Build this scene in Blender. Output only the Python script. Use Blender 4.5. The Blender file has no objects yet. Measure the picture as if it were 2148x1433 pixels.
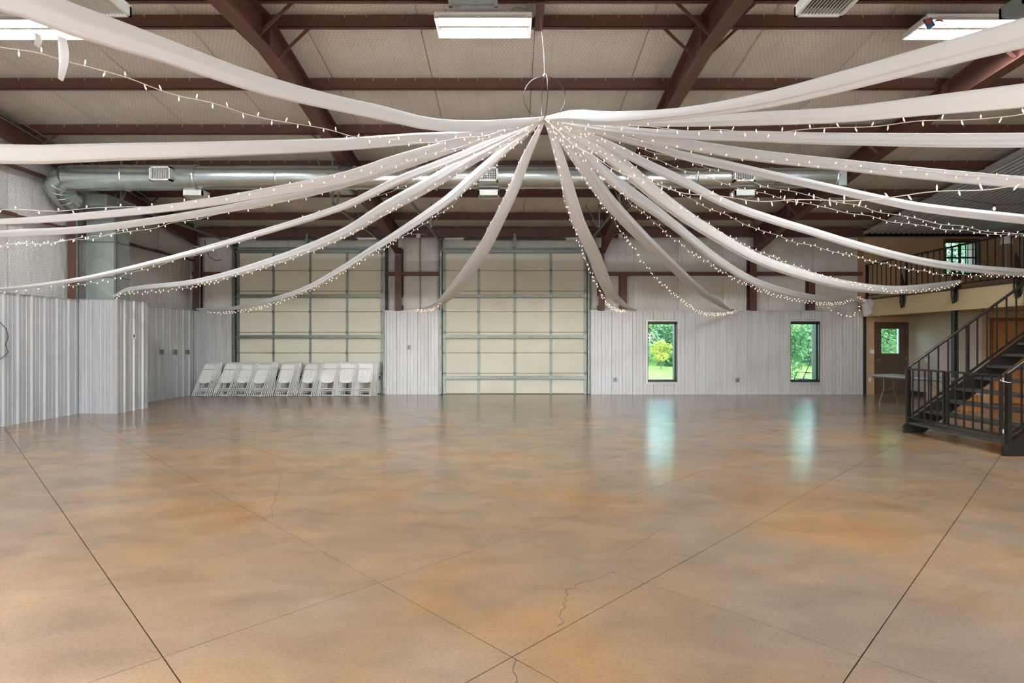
import bpy, math, random
from mathutils import Vector, Matrix
random.seed(7)
S = bpy.context.scene
COL = S.collection
PI = math.pi
F = 1190.0      # focal length in pixels of the 2148 px wide frame
CX, CY, EYE = 1074.0, 717.0, 1.55

# ------------------------------------------------------------------ camera, world, lights, exposure
cam_d = bpy.data.cameras.new('camera')
cam_d.sensor_width = 36.0
cam_d.lens = F / 2148.0 * 36.0
cam_d.clip_end = 400
cam = bpy.data.objects.new('camera', cam_d)
cam.location = (0, 0, EYE)
cam.rotation_euler = (PI / 2, 0, 0)
COL.objects.link(cam)
S.camera = cam

w = bpy.data.worlds.new('sky_world'); S.world = w; w.use_nodes = True
nt = w.node_tree; nt.nodes.clear()
sky = nt.nodes.new('ShaderNodeTexSky'); sky.sky_type = 'NISHITA'
sky.sun_disc = False; sky.sun_elevation = math.radians(48); sky.sun_rotation = math.radians(200)
sky.air_density = 1.0; sky.dust_density = 2.5; sky.ozone_density = 1.0
bg = nt.nodes.new('ShaderNodeBackground'); bg.inputs['Strength'].default_value = 1.0
wo = nt.nodes.new('ShaderNodeOutputWorld')
nt.links.new(sky.outputs[0], bg.inputs[0]); nt.links.new(bg.outputs[0], wo.inputs[0])

def sun_light():
    d = bpy.data.lights.new('sun', 'SUN'); d.energy = 2.0; d.angle = math.radians(1.5); d.color = (1.0, 0.95, 0.86)
    o = bpy.data.objects.new('sun', d); o.rotation_euler = (math.radians(22), math.radians(12), 0); COL.objects.link(o)
sun_light()

def area(name, loc, rot, sx, sy, power, color=(1, 1, 1)):
    d = bpy.data.lights.new(name, 'AREA'); d.shape = 'RECTANGLE'; d.size = sx; d.size_y = sy
    d.energy = power; d.color = color
    o = bpy.data.objects.new(name, d); o.location = loc; o.rotation_euler = rot; COL.objects.link(o)
    return o
# added fill lights, set in two assumed door openings behind the camera
area('fill_left', (-4.9, -1.35, 2.1), (PI / 2, 0, 0), 4.2, 4.0, 75, (0.92, 0.96, 1.0))
area('fill_right', (4.9, -1.35, 2.1), (PI / 2, 0, 0), 4.2, 4.0, 75, (0.92, 0.96, 1.0))
TUBE_STRENGTH = 150

vs = S.view_settings
vs.view_transform = 'Standard'; vs.look = 'None'; vs.gamma = 1.0; vs.use_curve_mapping = False
vs.exposure = 1.14
S.cycles.max_bounces = 10; S.cycles.diffuse_bounces = 6; S.cycles.glossy_bounces = 4
S.cycles.transmission_bounces = 6; S.cycles.transparent_max_bounces = 12
S.cycles.sample_clamp_indirect = 6.0
S.cycles.use_light_tree = True
S.cycles.caustics_reflective = False; S.cycles.caustics_refractive = False

# ------------------------------------------------------------------ helpers
class MB:
    def __init__(s): s.v = []; s.f = []; s.sm = []
    def add(s, vs, fs, smooth=False):
        b = len(s.v); s.v += [tuple(p) for p in vs]
        for f in fs: s.f.append(tuple(i + b for i in f)); s.sm.append(smooth)
        return s
    def box(s, x0, x1, y0, y1, z0, z1):
        if x0 > x1: x0, x1 = x1, x0
        if y0 > y1: y0, y1 = y1, y0
        if z0 > z1: z0, z1 = z1, z0
        return s.add([(x0,y0,z0),(x1,y0,z0),(x1,y1,z0),(x0,y1,z0),(x0,y0,z1),(x1,y0,z1),(x1,y1,z1),(x0,y1,z1)],
                     [(0,3,2,1),(4,5,6,7),(0,1,5,4),(1,2,6,5),(2,3,7,6),(3,0,4,7)])
    def bbox(s, x0, x1, y0, y1, z0, z1, b=0.006):
        """box with chamfered edges"""
        import itertools
        if x0 > x1: x0, x1 = x1, x0
        if y0 > y1: y0, y1 = y1, y0
        if z0 > z1: z0, z1 = z1, z0
        X = (x0, x1); Y = (y0, y1); Z = (z0, z1)
        vs = []; idx = {}
        for i in (0, 1):
            for j in (0, 1):
                for k in (0, 1):
                    sx = b if i == 0 else -b; sy = b if j == 0 else -b; sz = b if k == 0 else -b
                    for ax, p in enumerate(((X[i], Y[j]+sy, Z[k]+sz), (X[i]+sx, Y[j], Z[k]+sz), (X[i]+sx, Y[j]+sy, Z[k]))):
                        idx[(i,j,k,ax)] = len(vs); vs.append(p)
        fs = []
        q = ((0,0),(1,0),(1,1),(0,1))
        for i in (0,1): fs.append([idx[(i,a,c,0)] for a,c in q])
        for j in (0,1): fs.append([idx[(a,j,c,1)] for a,c in q])
        for k in (0,1): fs.append([idx[(a,c,k,2)] for a,c in q])
        for j in (0,1):
            for k in (0,1): fs.append([idx[(0,j,k,1)],idx[(1,j,k,1)],idx[(1,j,k,2)],idx[(0,j,k,2)]])
        for i in (0,1):
            for k in (0,1): fs.append([idx[(i,0,k,0)],idx[(i,1,k,0)],idx[(i,1,k,2)],idx[(i,0,k,2)]])
        for i in (0,1):
            for j in (0,1): fs.append([idx[(i,j,0,0)],idx[(i,j,1,0)],idx[(i,j,1,1)],idx[(i,j,0,1)]])
        for i in (0,1):
            for j in (0,1):
                for k in (0,1): fs.append([idx[(i,j,k,0)],idx[(i,j,k,1)],idx[(i,j,k,2)]])
        c = Vector(((x0+x1)/2,(y0+y1)/2,(z0+z1)/2)); out = []
        for f in fs:
            P = [Vector(vs[t]) for t in f]; n = (P[1]-P[0]).cross(P[2]-P[0]); m = sum(P, Vector())/len(P)
            out.append(tuple(f) if n.dot(m-c) > 0 else tuple(reversed(f)))
        return s.add(vs, out)
    def bar(s, a, b, wx, wz=None, up=(0,0,1)):
        """rectangular bar from a to b; wx across, wz along up"""
        wz = wx if wz is None else wz
        a = Vector(a); b = Vector(b); t = (b-a).normalized(); u = Vector(up)
        if abs(t.dot(u)) > .98: u = Vector((0,1,0))
        sd = t.cross(u).normalized(); u2 = sd.cross(t).normalized()
        vs = [p + sd*(i*wx/2) + u2*(j*wz/2) for p in (a, b) for i, j in ((-1,-1),(1,-1),(1,1),(-1,1))]
        return s.add(vs, [(0,1,2,3),(7,6,5,4),(0,4,5,1),(1,5,6,2),(2,6,7,3),(3,7,4,0)])
    def tube(s, pts, r, n=8, closed=False, cap=True):
        pts = [Vector(p) for p in pts]; N = len(pts); rs = r if isinstance(r, (list, tuple)) else [r]*N
        rings = []; prev = None
        for i, p in enumerate(pts):
            if closed: t = pts[(i+1) % N] - pts[i-1]
            else: t = pts[min(i+1, N-1)] - pts[max(i-1, 0)]
            t.normalize()
            if prev is None:
                u = Vector((0,0,1)) if abs(t.z) < .9 else Vector((0,1,0))
            else: u = prev
            u = (u - t*u.dot(t)).normalized(); prev = u; sd = t.cross(u)
            rings.append([p + (u*math.cos(2*PI*k/n) + sd*math.sin(2*PI*k/n))*rs[i] for k in range(n)])
        vs = [q for rg in rings for q in rg]; fs = []
        M = N if closed else N-1
        for i in range(M):
            a = i*n; b = ((i+1) % N)*n
            for k in range(n): fs.append((a+k, a+(k+1) % n, b+(k+1) % n, b+k))
        s.add(vs, fs, True)
        if cap and not closed:
            s.add(rings[0], [tuple(reversed(range(n)))]); s.add(rings[-1], [tuple(range(n))])
        return s
    def lathe(s, prof, c=(0,0,0), axis='z', n=16):
        c = Vector(c); vs = []; fs = []
        for r, h in prof:
            for k in range(n):
                a = 2*PI*k/n; x, y = r*math.cos(a), r*math.sin(a)
                p = {'z': (x, y, h), 'y': (x, h, y), 'x': (h, x, y)}[axis]
                vs.append(c + Vector(p))
        for i in range(len(prof)-1):
            for k in range(n): fs.append((i*n+k, i*n+(k+1) % n, (i+1)*n+(k+1) % n, (i+1)*n+k))
        s.add(vs, fs, True)
        s.add(vs[:n], [tuple(range(n))]); s.add(vs[-n:], [tuple(range(n))])
        return s
    def extrude(s, prof, o, ux, uy, along, L, closed=True, smooth=False):
        """2-D profile (list of (a,b)) placed with axes ux, uy at o and swept by L along 'along'"""
        o = Vector(o); ux = Vector(ux); uy = Vector(uy); al = Vector(along)
        n = len(prof)
        vs = [o + ux*a + uy*b for a, b in prof] + [o + ux*a + uy*b + al*L for a, b in prof]
        m = n if closed else n-1
        fs = [(i, (i+1) % n, n+(i+1) % n, n+i) for i in range(m)]
        if closed: fs += [tuple(reversed(range(n))), tuple(range(n, 2*n))]
        return s.add(vs, fs, smooth)
    def grid(s, fn, nu, nv, smooth=True):
        vs = [fn(i/nu, j/nv) for j in range(nv+1) for i in range(nu+1)]
        fs = [(j*(nu+1)+i, j*(nu+1)+i+1, (j+1)*(nu+1)+i+1, (j+1)*(nu+1)+i) for j in range(nv) for i in range(nu)]
        return s.add(vs, fs, smooth)
    def mesh(s, name, mat, org=(0,0,0)):
        m = bpy.data.meshes.new(name); ox, oy, oz = org
        m.from_pydata([(x-ox, y-oy, z-oz) for x, y, z in s.v], [], s.f)
        if any(s.sm): m.polygons.foreach_set('use_smooth', s.sm)
        for mm in (mat if isinstance(mat, (list, tuple)) else [mat]): m.materials.append(mm)
        m.update(); return m
    def build(s, name, mat, parent=None, org=None, **kw):
        if org is None: org = wloc(parent) if parent else (0,0,0)
        o = bpy.data.objects.new(name, s.mesh(name, mat, org)); COL.objects.link(o)
        if parent: o.parent = parent
        else: o.location = org
        for k, v in kw.items(): o[k] = v
        return o

def wloc(o):
    v = Vector((0,0,0))
    while o is not None: v = v + o.location; o = o.parent
    return v
def tag(o, label, cat, group=None):
    o['label'] = label; o['category'] = cat
    if group: o['group'] = group
    return o
def thing(name, label, cat, loc=(0,0,0), group=None):
    o = bpy.data.objects.new(name, None); o.location = loc; o.empty_display_size = .2; COL.objects.link(o)
    return tag(o, label, cat, group)
def inst(name, data, parent=None, loc=(0,0,0), rot=(0,0,0), scale=None):
    o = bpy.data.objects.new(name, data); COL.objects.link(o)
    if parent: o.parent = parent
    o.location = loc; o.rotation_euler = rot
    if scale: o.scale = scale
    return o
def dup(root):
    r = root.copy(); COL.objects.link(r)
    for ch in root.children:
        c = ch.copy(); COL.objects.link(c); c.parent = r
        for g in ch.children:
            d = g.copy(); COL.objects.link(d); d.parent = c
    return r
def struct(o): o['kind'] = 'structure'; return o
def P(px, py, Y): return Vector(((px-CX)*Y/F, Y, EYE-(py-CY)*Y/F))
def catmull(vals, t):
    """vals: sorted list of tuples (t, a, b, ...) -> interpolated (a, b, ...)"""
    n = len(vals)
    if t <= vals[0][0]: return vals[0][1:]
    if t >= vals[-1][0]: return vals[-1][1:]
    i = 0
    while vals[i+1][0] < t: i += 1
    t0, t1 = vals[i][0], vals[i+1][0]; u = (t-t0)/(t1-t0); out = []
    for k in range(1, len(vals[0])):
        y0, y1 = vals[i][k], vals[i+1][k]; h = t1-t0
        sl = (y1-y0)/h
        m0 = sl if i == 0 else ((y1-vals[i-1][k])/(t1-vals[i-1][0]))
        m1 = sl if i+2 >= n else ((vals[i+2][k]-y0)/(vals[i+2][0]-t0))
        out.append((2*u**3-3*u**2+1)*y0+(u**3-2*u**2+u)*h*m0+(-2*u**3+3*u**2)*y1+(u**3-u**2)*h*m1)
    return out

# ------------------------------------------------------------------ materials
def srgb(r, g, b):
    f = lambda c: (c/255/12.92) if c/255 <= .04045 else ((c/255+.055)/1.055)**2.4
    return (f(r), f(g), f(b), 1)
def newmat(name):
    m = bpy.data.materials.new(name); m.use_nodes = True; t = m.node_tree; t.nodes.clear()
    o = t.nodes.new('ShaderNodeOutputMaterial'); b = t.nodes.new('ShaderNodeBsdfPrincipled')
    t.links.new(b.outputs[0], o.inputs[0]); return m, t, b, o
def mat(name, col, rough=.5, metal=0., var=.12, scale=6., bump=0., bscale=60., coat=0., stretch=None):
    """colour with a noise variation and fine relief"""
    m, t, b, o = newmat(name); N = t.nodes; L = t.links
    g = N.new('ShaderNodeNewGeometry'); mp = N.new('ShaderNodeMapping'); L.new(g.outputs['Position'], mp.inputs[0])
    if stretch: mp.inputs['Scale'].default_value = stretch
    n = N.new('ShaderNodeTexNoise'); n.inputs['Scale'].default_value = scale; n.inputs['Detail'].default_value = 5
    L.new(mp.outputs[0], n.inputs['Vector'])
    r = N.new('ShaderNodeValToRGB'); r.color_ramp.elements[0].position = .3; r.color_ramp.elements[1].position = .7
    r.color_ramp.elements[0].color = tuple(c*(1-var) for c in col[:3])+(1,)
    r.color_ramp.elements[1].color = tuple(min(1, c*(1+var)) for c in col[:3])+(1,)
    L.new(n.outputs[0], r.inputs[0]); L.new(r.outputs[0], b.inputs['Base Color'])
    b.inputs['Roughness'].default_value = rough; b.inputs['Metallic'].default_value = metal
    b.inputs['Coat Weight'].default_value = coat
    if bump:
        n2 = N.new('ShaderNodeTexNoise'); n2.inputs['Scale'].default_value = bscale; L.new(mp.outputs[0], n2.inputs['Vector'])
        bp = N.new('ShaderNodeBump'); bp.inputs['Strength'].default_value = bump; bp.inputs['Distance'].default_value = .01
        L.new(n2.outputs[0], bp.inputs['Height']); L.new(bp.outputs[0], b.inputs['Normal'])
    return m
def emis(name, col, strength):
    m, t, b, o = newmat(name)
    b.inputs['Base Color'].default_value = (.8,.8,.8,1)
    b.inputs['Emission Color'].default_value = col; b.inputs['Emission Strength'].default_value = strength
    return m
def hexwire(t, plane):
    """procedural hexagonal netting; returns (wire mask socket, coordinate socket)"""
    N = t.nodes; L = t.links
    g = N.new('ShaderNodeNewGeometry'); sp = N.new('ShaderNodeSeparateXYZ'); L.new(g.outputs['Position'], sp.inputs[0])
    a, b = {'xy': (0, 1), 'xz': (0, 2), 'yz': (1, 2)}[plane]
    cm = N.new('ShaderNodeCombineXYZ'); L.new(sp.outputs[a], cm.inputs[0]); L.new(sp.outputs[b], cm.inputs[1])
    nz = N.new('ShaderNodeTexNoise'); nz.inputs['Scale'].default_value = 3; L.new(cm.outputs[0], nz.inputs['Vector'])
    wob = N.new('ShaderNodeVectorMath'); wob.operation = 'MULTIPLY_ADD'; L.new(nz.outputs['Color'], wob.inputs[0])
    wob.inputs[1].default_value = (.05, .05, 0); L.new(cm.outputs[0], wob.inputs[2])
    sc = N.new('ShaderNodeVectorMath'); sc.operation = 'SCALE'; sc.inputs['Scale'].default_value = 1/.062; L.new(wob.outputs[0], sc.inputs[0])
    s = (1, 1.7320508, 1)
    def md(off):
        ad = N.new('ShaderNodeVectorMath'); ad.operation = 'ADD'; ad.inputs[1].default_value = off; L.new(sc.outputs[0], ad.inputs[0])
        fl = N.new('ShaderNodeVectorMath'); fl.operation = 'WRAP'; L.new(ad.outputs[0], fl.inputs[0])
        fl.inputs[1].default_value = (.5, .8660254, .5); fl.inputs[2].default_value = (-.5, -.8660254, -.5)
        return fl
    A = md((0,0,0)); B = md((.5, .8660254, 0))
    la = N.new('ShaderNodeVectorMath'); la.operation = 'LENGTH'; L.new(A.outputs[0], la.inputs[0])
    lb = N.new('ShaderNodeVectorMath'); lb.operation = 'LENGTH'; L.new(B.outputs[0], lb.inputs[0])
    lt = N.new('ShaderNodeMath'); lt.operation = 'LESS_THAN'; L.new(la.outputs['Value'], lt.inputs[0]); L.new(lb.outputs['Value'], lt.inputs[1])
    mx = N.new('ShaderNodeMix'); mx.data_type = 'VECTOR'; L.new(lt.outputs[0], mx.inputs[0])
    L.new(B.outputs[0], mx.inputs[4]); L.new(A.outputs[0], mx.inputs[5])
    ab = N.new('ShaderNodeVectorMath'); ab.operation = 'ABSOLUTE'; L.new(mx.outputs[1], ab.inputs[0])
    dt = N.new('ShaderNodeVectorMath'); dt.operation = 'DOT_PRODUCT'; dt.inputs[1].default_value = (.5, .8660254, 0); L.new(ab.outputs[0], dt.inputs[0])
    s2 = N.new('ShaderNodeSeparateXYZ'); L.new(ab.outputs[0], s2.inputs[0])
    m2 = N.new('ShaderNodeMath'); m2.operation = 'MAXIMUM'; L.new(dt.outputs['Value'], m2.inputs[0]); L.new(s2.outputs[0], m2.inputs[1])
    r = N.new('ShaderNodeMapRange'); r.inputs[1].default_value = .43; r.inputs[2].default_value = .49; L.new(m2.outputs[0], r.inputs[0])
    return r.outputs[0], cm.outputs[0]
def insul(name, plane, col, wire, rough=.45, wr=.35):
    m, t, b, o = newmat(name); N = t.nodes; L = t.links
    h, co = hexwire(t, plane)
    n = N.new('ShaderNodeTexNoise'); n.inputs['Scale'].default_value = 1.3; n.inputs['Detail'].default_value = 4; L.new(co, n.inputs['Vector'])
    r = N.new('ShaderNodeValToRGB'); r.color_ramp.elements[0].position = .3; r.color_ramp.elements[1].position = .7
    r.color_ramp.elements[0].color = tuple(c*.9 for c in col[:3])+(1,); r.color_ramp.elements[1].color = tuple(min(1,c*1.06) for c in col[:3])+(1,)
    L.new(n.outputs[0], r.inputs[0])
    mf = N.new('ShaderNodeMath'); mf.operation = 'MULTIPLY'; mf.inputs[1].default_value = .62; L.new(h, mf.inputs[0])
    mx = N.new('ShaderNodeMix'); mx.data_type = 'RGBA'; L.new(mf.outputs[0], mx.inputs[0]); L.new(r.outputs[0], mx.inputs[6]); mx.inputs[7].default_value = wire
    last = mx.outputs[2]
    if plane == 'xy':      # shade of fine lengthwise facing creases, painted as dark lines a foot apart
        sp = N.new('ShaderNodeSeparateXYZ'); L.new(co, sp.inputs[0])
        wv = N.new('ShaderNodeMath'); wv.operation = 'PINGPONG'; wv.inputs[1].default_value = .1524; L.new(sp.outputs[0], wv.inputs[0])
        lt = N.new('ShaderNodeMapRange'); lt.inputs[1].default_value = 0; lt.inputs[2].default_value = .008; lt.inputs[3].default_value = .45; lt.inputs[4].default_value = 0; L.new(wv.outputs[0], lt.inputs[0])
        nn = N.new('ShaderNodeTexNoise'); nn.inputs['Scale'].default_value = .9; L.new(co, nn.inputs['Vector'])
        ml = N.new('ShaderNodeMath'); ml.operation = 'MULTIPLY'; L.new(lt.outputs[0], ml.inputs[0]); L.new(nn.outputs[0], ml.inputs[1])
        m2 = N.new('ShaderNodeMix'); m2.data_type = 'RGBA'; L.new(ml.outputs[0], m2.inputs[0]); L.new(last, m2.inputs[6]); m2.inputs[7].default_value = srgb(90, 86, 80); last = m2.outputs[2]
    L.new(last, b.inputs['Base Color']); b.inputs['Roughness'].default_value = rough
    b.inputs['Specular IOR Level'].default_value = .45
    n2 = N.new('ShaderNodeTexNoise'); n2.inputs['Scale'].default_value = 7; n2.inputs['Detail'].default_value = 3
    mp = N.new('ShaderNodeMapping'); mp.inputs['Scale'].default_value = (1, .35, 1) if plane != 'xy' else (1, .5, 1)
    L.new(co, mp.inputs[0]); L.new(mp.outputs[0], n2.inputs['Vector'])
    b1 = N.new('ShaderNodeBump'); b1.inputs['Strength'].default_value = wr; b1.inputs['Distance'].default_value = .05; L.new(n2.outputs[0], b1.inputs['Height'])
    b2 = N.new('ShaderNodeBump'); b2.inputs['Strength'].default_value = .35; b2.inputs['Distance'].default_value = .006
    L.new(h, b2.inputs['Height']); L.new(b1.outputs[0], b2.inputs['Normal']); L.new(b2.outputs[0], b.inputs['Normal'])
    return m
M = {}
M['steel'] = mat('red_oxide_steel', srgb(98, 66, 57), .5, 0, .12, 1.5, .05, 40)
M['steel_brace'] = mat('brown_brace_steel', srgb(96, 64, 56), .5, 0, .1, 2)
M['insul_ceil'] = insul('vinyl_insulation_ceiling', 'xy', srgb(226, 222, 214), srgb(134, 130, 122))
M['insul_back'] = insul('vinyl_insulation_back', 'xz', srgb(226, 225, 221), srgb(135, 134, 130), .35, .6)
M['insul_side'] = insul('vinyl_insulation_side', 'yz', srgb(224, 225, 223), srgb(130, 131, 128), .35, .6)
M['galvalume'] = mat('galvalume_sheet', srgb(200, 202, 206), .42, .2, .06, 9, .03, 30, stretch=(1, 1, .15))
M['galvalume_edge'] = mat('galvalume_trim', srgb(205, 206, 206), .35, .3, .05, 5)
M['seam_dark'] = mat('dark_seam', srgb(70, 70, 72), .6)
M['loft_metal'] = mat('loft_ceiling_metal', srgb(205, 212, 222), .24, .4, .08, 5)
M['cream'] = mat('cream_door_skin', srgb(221, 220, 204), .55, 0, .04, 1.2, .02, 30)
M['galv'] = mat('galvanized_steel', srgb(132, 142, 138), .42, .5, .16, 14, .02, 40)
M['galv_dark'] = mat('dull_galvanized', srgb(120, 128, 124), .45, .55, .15, 12)
M['duct'] = mat('spiral_duct_steel', srgb(196, 206, 204), .26, .9, .10, 5, .02, 30)
M['duct_flat'] = mat('rect_duct_steel', srgb(178, 192, 190), .4, .55, .10, 4, .02, 30)
M['black'] = mat('black_painted_steel', srgb(26, 25, 25), .36, .1, .25, 20, .05, 80)
M['stair_black'] = mat('worn_black_paint', srgb(30, 29, 28), .36, .1, .4, 14, .1, 60)
M['tread'] = mat('dark_stair_tread', srgb(62, 62, 60), .45, 0, .3, 12, .1, 60)
M['tan'] = mat('tan_wall_paint', srgb(184, 155, 122), .7, 0, .05, 1.5, .04, 150)
M['fascia'] = mat('fascia_beige_paint', srgb(196, 178, 142), .65, 0, .04, 1.2, .04, 120)
M['hall'] = mat('pale_hall_wall', srgb(196, 186, 172), .6, 0, .04, 1.2)
M['brown_door'] = mat('brown_steel_door', srgb(84, 70, 58), .5, 0, .08, 3)
M['wood'] = mat('stained_wood_door', srgb(172, 118, 70), .45, 0, .16, 4, .05, 60, stretch=(6, 6, .5))
M['wood_dark'] = mat('dark_wood_casing', srgb(120, 74, 42), .45, 0, .15, 4, stretch=(6, 6, .5))
M['white_paint'] = mat('white_enamel', srgb(232, 232, 230), .4, 0, .03, 4)
M['white_plastic'] = mat('white_chair_plastic', srgb(248, 248, 247), .42, 0, .04, 8)
M['chair_tube'] = mat('white_chair_tube', srgb(222, 223, 224), .35, 0, .05, 8)
M['table_top'] = mat('grey_table_plastic', srgb(150, 156, 162), .28, 0, .04, 8, .02, 200)
M['table_leg'] = mat('brown_grey_table_leg', srgb(112, 98, 88), .4, 0, .1, 8)
M['frame_black'] = mat('black_window_frame', srgb(34, 40, 40), .4, 0, .1, 8)
M['grille'] = mat('register_white', srgb(215, 217, 214), .45, 0, .04, 8)
M['dark_in'] = mat('dark_interior', srgb(64, 66, 64), .8)
M['wire_black'] = mat('black_wire_hoop', srgb(58, 52, 50), .4, .3, .1, 20)
M['cable_w'] = mat('white_cable', srgb(216, 212, 204), .5, 0, .05, 30)
M['cable_k'] = mat('black_cable', srgb(40, 40, 40), .5)
M['joint'] = mat('joint_filler', srgb(86, 78, 68), .8, 0, .2, 8)
M['cardboard'] = mat('pale_cardboard', srgb(196, 170, 140), .8, 0, .08, 8)
M['base_dark'] = mat('dark_baseboard', srgb(70, 56, 46), .6)
M['lamp_side'] = mat('lamp_side_enamel', srgb(205, 206, 205), .5, 0, .03, 4)
M['ballast'] = mat('concrete_outside', srgb(170, 168, 160), .9, 0, .1, 2)
M['tube_on'] = emis('lit_fluorescent_tube', (.95, .98, 1, 1), TUBE_STRENGTH)
M['bulb_on'] = emis('lit_mini_bulb', (1, .68, .46, 1), 2.2)
M['bulb_off'] = mat('clear_bulb_base', srgb(225, 215, 200), .3, 0, .05, 20)

def cloth_mat():
    m, t, b, o = newmat('white_drape_cloth'); N = t.nodes; L = t.links
    n = N.new('ShaderNodeTexNoise'); n.inputs['Scale'].default_value = 90
    tc = N.new('ShaderNodeNewGeometry'); L.new(tc.outputs['Position'], n.inputs['Vector'])
    bp = N.new('ShaderNodeBump'); bp.inputs['Strength'].default_value = .15; bp.inputs['Distance'].default_value = .004
    L.new(n.outputs[0], bp.inputs['Height'])
    b.inputs['Base Color'].default_value = (.77, .785, .80, 1); b.inputs['Roughness'].default_value = .75
    b.inputs['Sheen Weight'].default_value = .3; L.new(bp.outputs[0], b.inputs['Normal'])
    tr = N.new('ShaderNodeBsdfTranslucent'); tr.inputs[0].default_value = (.82, .80, .80, 1)
    mx = N.new('ShaderNodeMixShader'); mx.inputs[0].default_value = .35
    L.new(b.outputs[0], mx.inputs[1]); L.new(tr.outputs[0], mx.inputs[2]); L.new(mx.outputs[0], o.inputs[0])
    return m
M['cloth'] = cloth_mat()
def glass_mat():
    m, t, b, o = newmat('clear_glass'); N = t.nodes; L = t.links
    N.remove(b); tr = N.new('ShaderNodeBsdfTransparent'); tr.inputs[0].default_value = (.93, .97, .95, 1)
    gl = N.new('ShaderNodeBsdfGlossy'); gl.inputs['Roughness'].default_value = .02
    fr = N.new('ShaderNodeFresnel'); fr.inputs[0].default_value = 1.45
    mx = N.new('ShaderNodeMixShader'); L.new(fr.outputs[0], mx.inputs[0]); L.new(tr.outputs[0], mx.inputs[1]); L.new(gl.outputs[0], mx.inputs[2])
    L.new(mx.outputs[0], o.inputs[0]); return m
M['glass'] = glass_mat()
def floor_mat():
    m, t, b, o = newmat('stained_concrete'); N = t.nodes; L = t.links
    g = N.new('ShaderNodeNewGeometry')
    def noise(sc, det, dist=0, rough=.55, st=None):
        n = N.new('ShaderNodeTexNoise'); n.inputs['Scale'].default_value = sc; n.inputs['Detail'].default_value = det
        n.inputs['Distortion'].default_value = dist; n.inputs['Roughness'].default_value = rough
        if st:
            mp = N.new('ShaderNodeMapping'); mp.inputs['Scale'].default_value = st; L.new(g.outputs['Position'], mp.inputs[0]); L.new(mp.outputs[0], n.inputs['Vector'])
        else: L.new(g.outputs['Position'], n.inputs['Vector'])
        return n
    def ramp(src, els):
        r = N.new('ShaderNodeValToRGB'); e = r.color_ramp.elements
        e[0].position, e[0].color = els[0]; e[1].position, e[1].color = els[-1]
        for p, c in els[1:-1]:
            x = e.new(p); x.color = c
        L.new(src, r.inputs[0]); return r
    n1 = noise(.5, 4, .25, .5)
    r1 = ramp(n1.outputs[0], [(.30, srgb(142, 124, 106)), (.42, srgb(155, 131, 105)), (.52, srgb(166, 136, 102)), (.61, srgb(171, 132, 90)), (.72, srgb(166, 119, 76))])
    n2 = noise(.9, 4, .3, .5, (1, .8, 1))
    r2 = ramp(n2.outputs[0], [(.42, (0,0,0,1)), (.68, (1,1,1,1))])
    mx = N.new('ShaderNodeMix'); mx.data_type = 'RGBA'; L.new(r1.outputs[0], mx.inputs[6]); mx.inputs[7].default_value = srgb(150, 135, 117)
    mm = N.new('ShaderNodeMath'); mm.operation = 'MULTIPLY'; mm.inputs[1].default_value = .8; L.new(r2.outputs[0], mm.inputs[0]); L.new(mm.outputs[0], mx.inputs[0])
    n3 = noise(1.9, 7, .5, .62, (.8, 1.3, 1))
    r3 = ramp(n3.outputs[0], [(.32, (.84,.83,.82,1)), (.68, (1.12,1.11,1.10,1))])
    mu = N.new('ShaderNodeMix'); mu.data_type = 'RGBA'; mu.blend_type = 'MULTIPLY'; mu.inputs[0].default_value = 1
    L.new(mx.outputs[2], mu.inputs[6]); L.new(r3.outputs[0], mu.inputs[7])
    n4 = noise(60, 4, 0, .7)
    r4 = ramp(n4.outputs[0], [(.3, (.84,.84,.84,1)), (.7, (1.12,1.12,1.12,1))])
    mv = N.new('ShaderNodeMix'); mv.data_type = 'RGBA'; mv.blend_type = 'MULTIPLY'; mv.inputs[0].default_value = 1
    L.new(mu.outputs[2], mv.inputs[6]); L.new(r4.outputs[0], mv.inputs[7])
    # sparse pale scuffs
    n5 = noise(5, 6, .8, .7, (1, 2.0, 1))
    r5 = ramp(n5.outputs[0], [(.73, (0,0,0,1)), (.80, (1,1,1,1))])
    ms = N.new('ShaderNodeMix'); ms.data_type = 'RGBA'; L.new(mv.outputs[2], ms.inputs[6]); ms.inputs[7].default_value = srgb(206, 190, 166)
    m5 = N.new('ShaderNodeMath'); m5.operation = 'MULTIPLY'; m5.inputs[1].default_value = .5; L.new(r5.outputs[0], m5.inputs[0]); L.new(m5.outputs[0], ms.inputs[0])
    L.new(ms.outputs[2], b.inputs['Base Color'])
    b.inputs['Roughness'].default_value = .2; b.inputs['Specular IOR Level'].default_value = .5
    n6 = noise(3.2, 4, .3, .6)
    bp = N.new('ShaderNodeBump'); bp.inputs['Strength'].default_value = .05; bp.inputs['Distance'].default_value = .02
    L.new(n6.outputs[0], bp.inputs['Height']); L.new(bp.outputs[0], b.inputs['Normal'])
    return m
M['floor'] = floor_mat()
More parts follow.
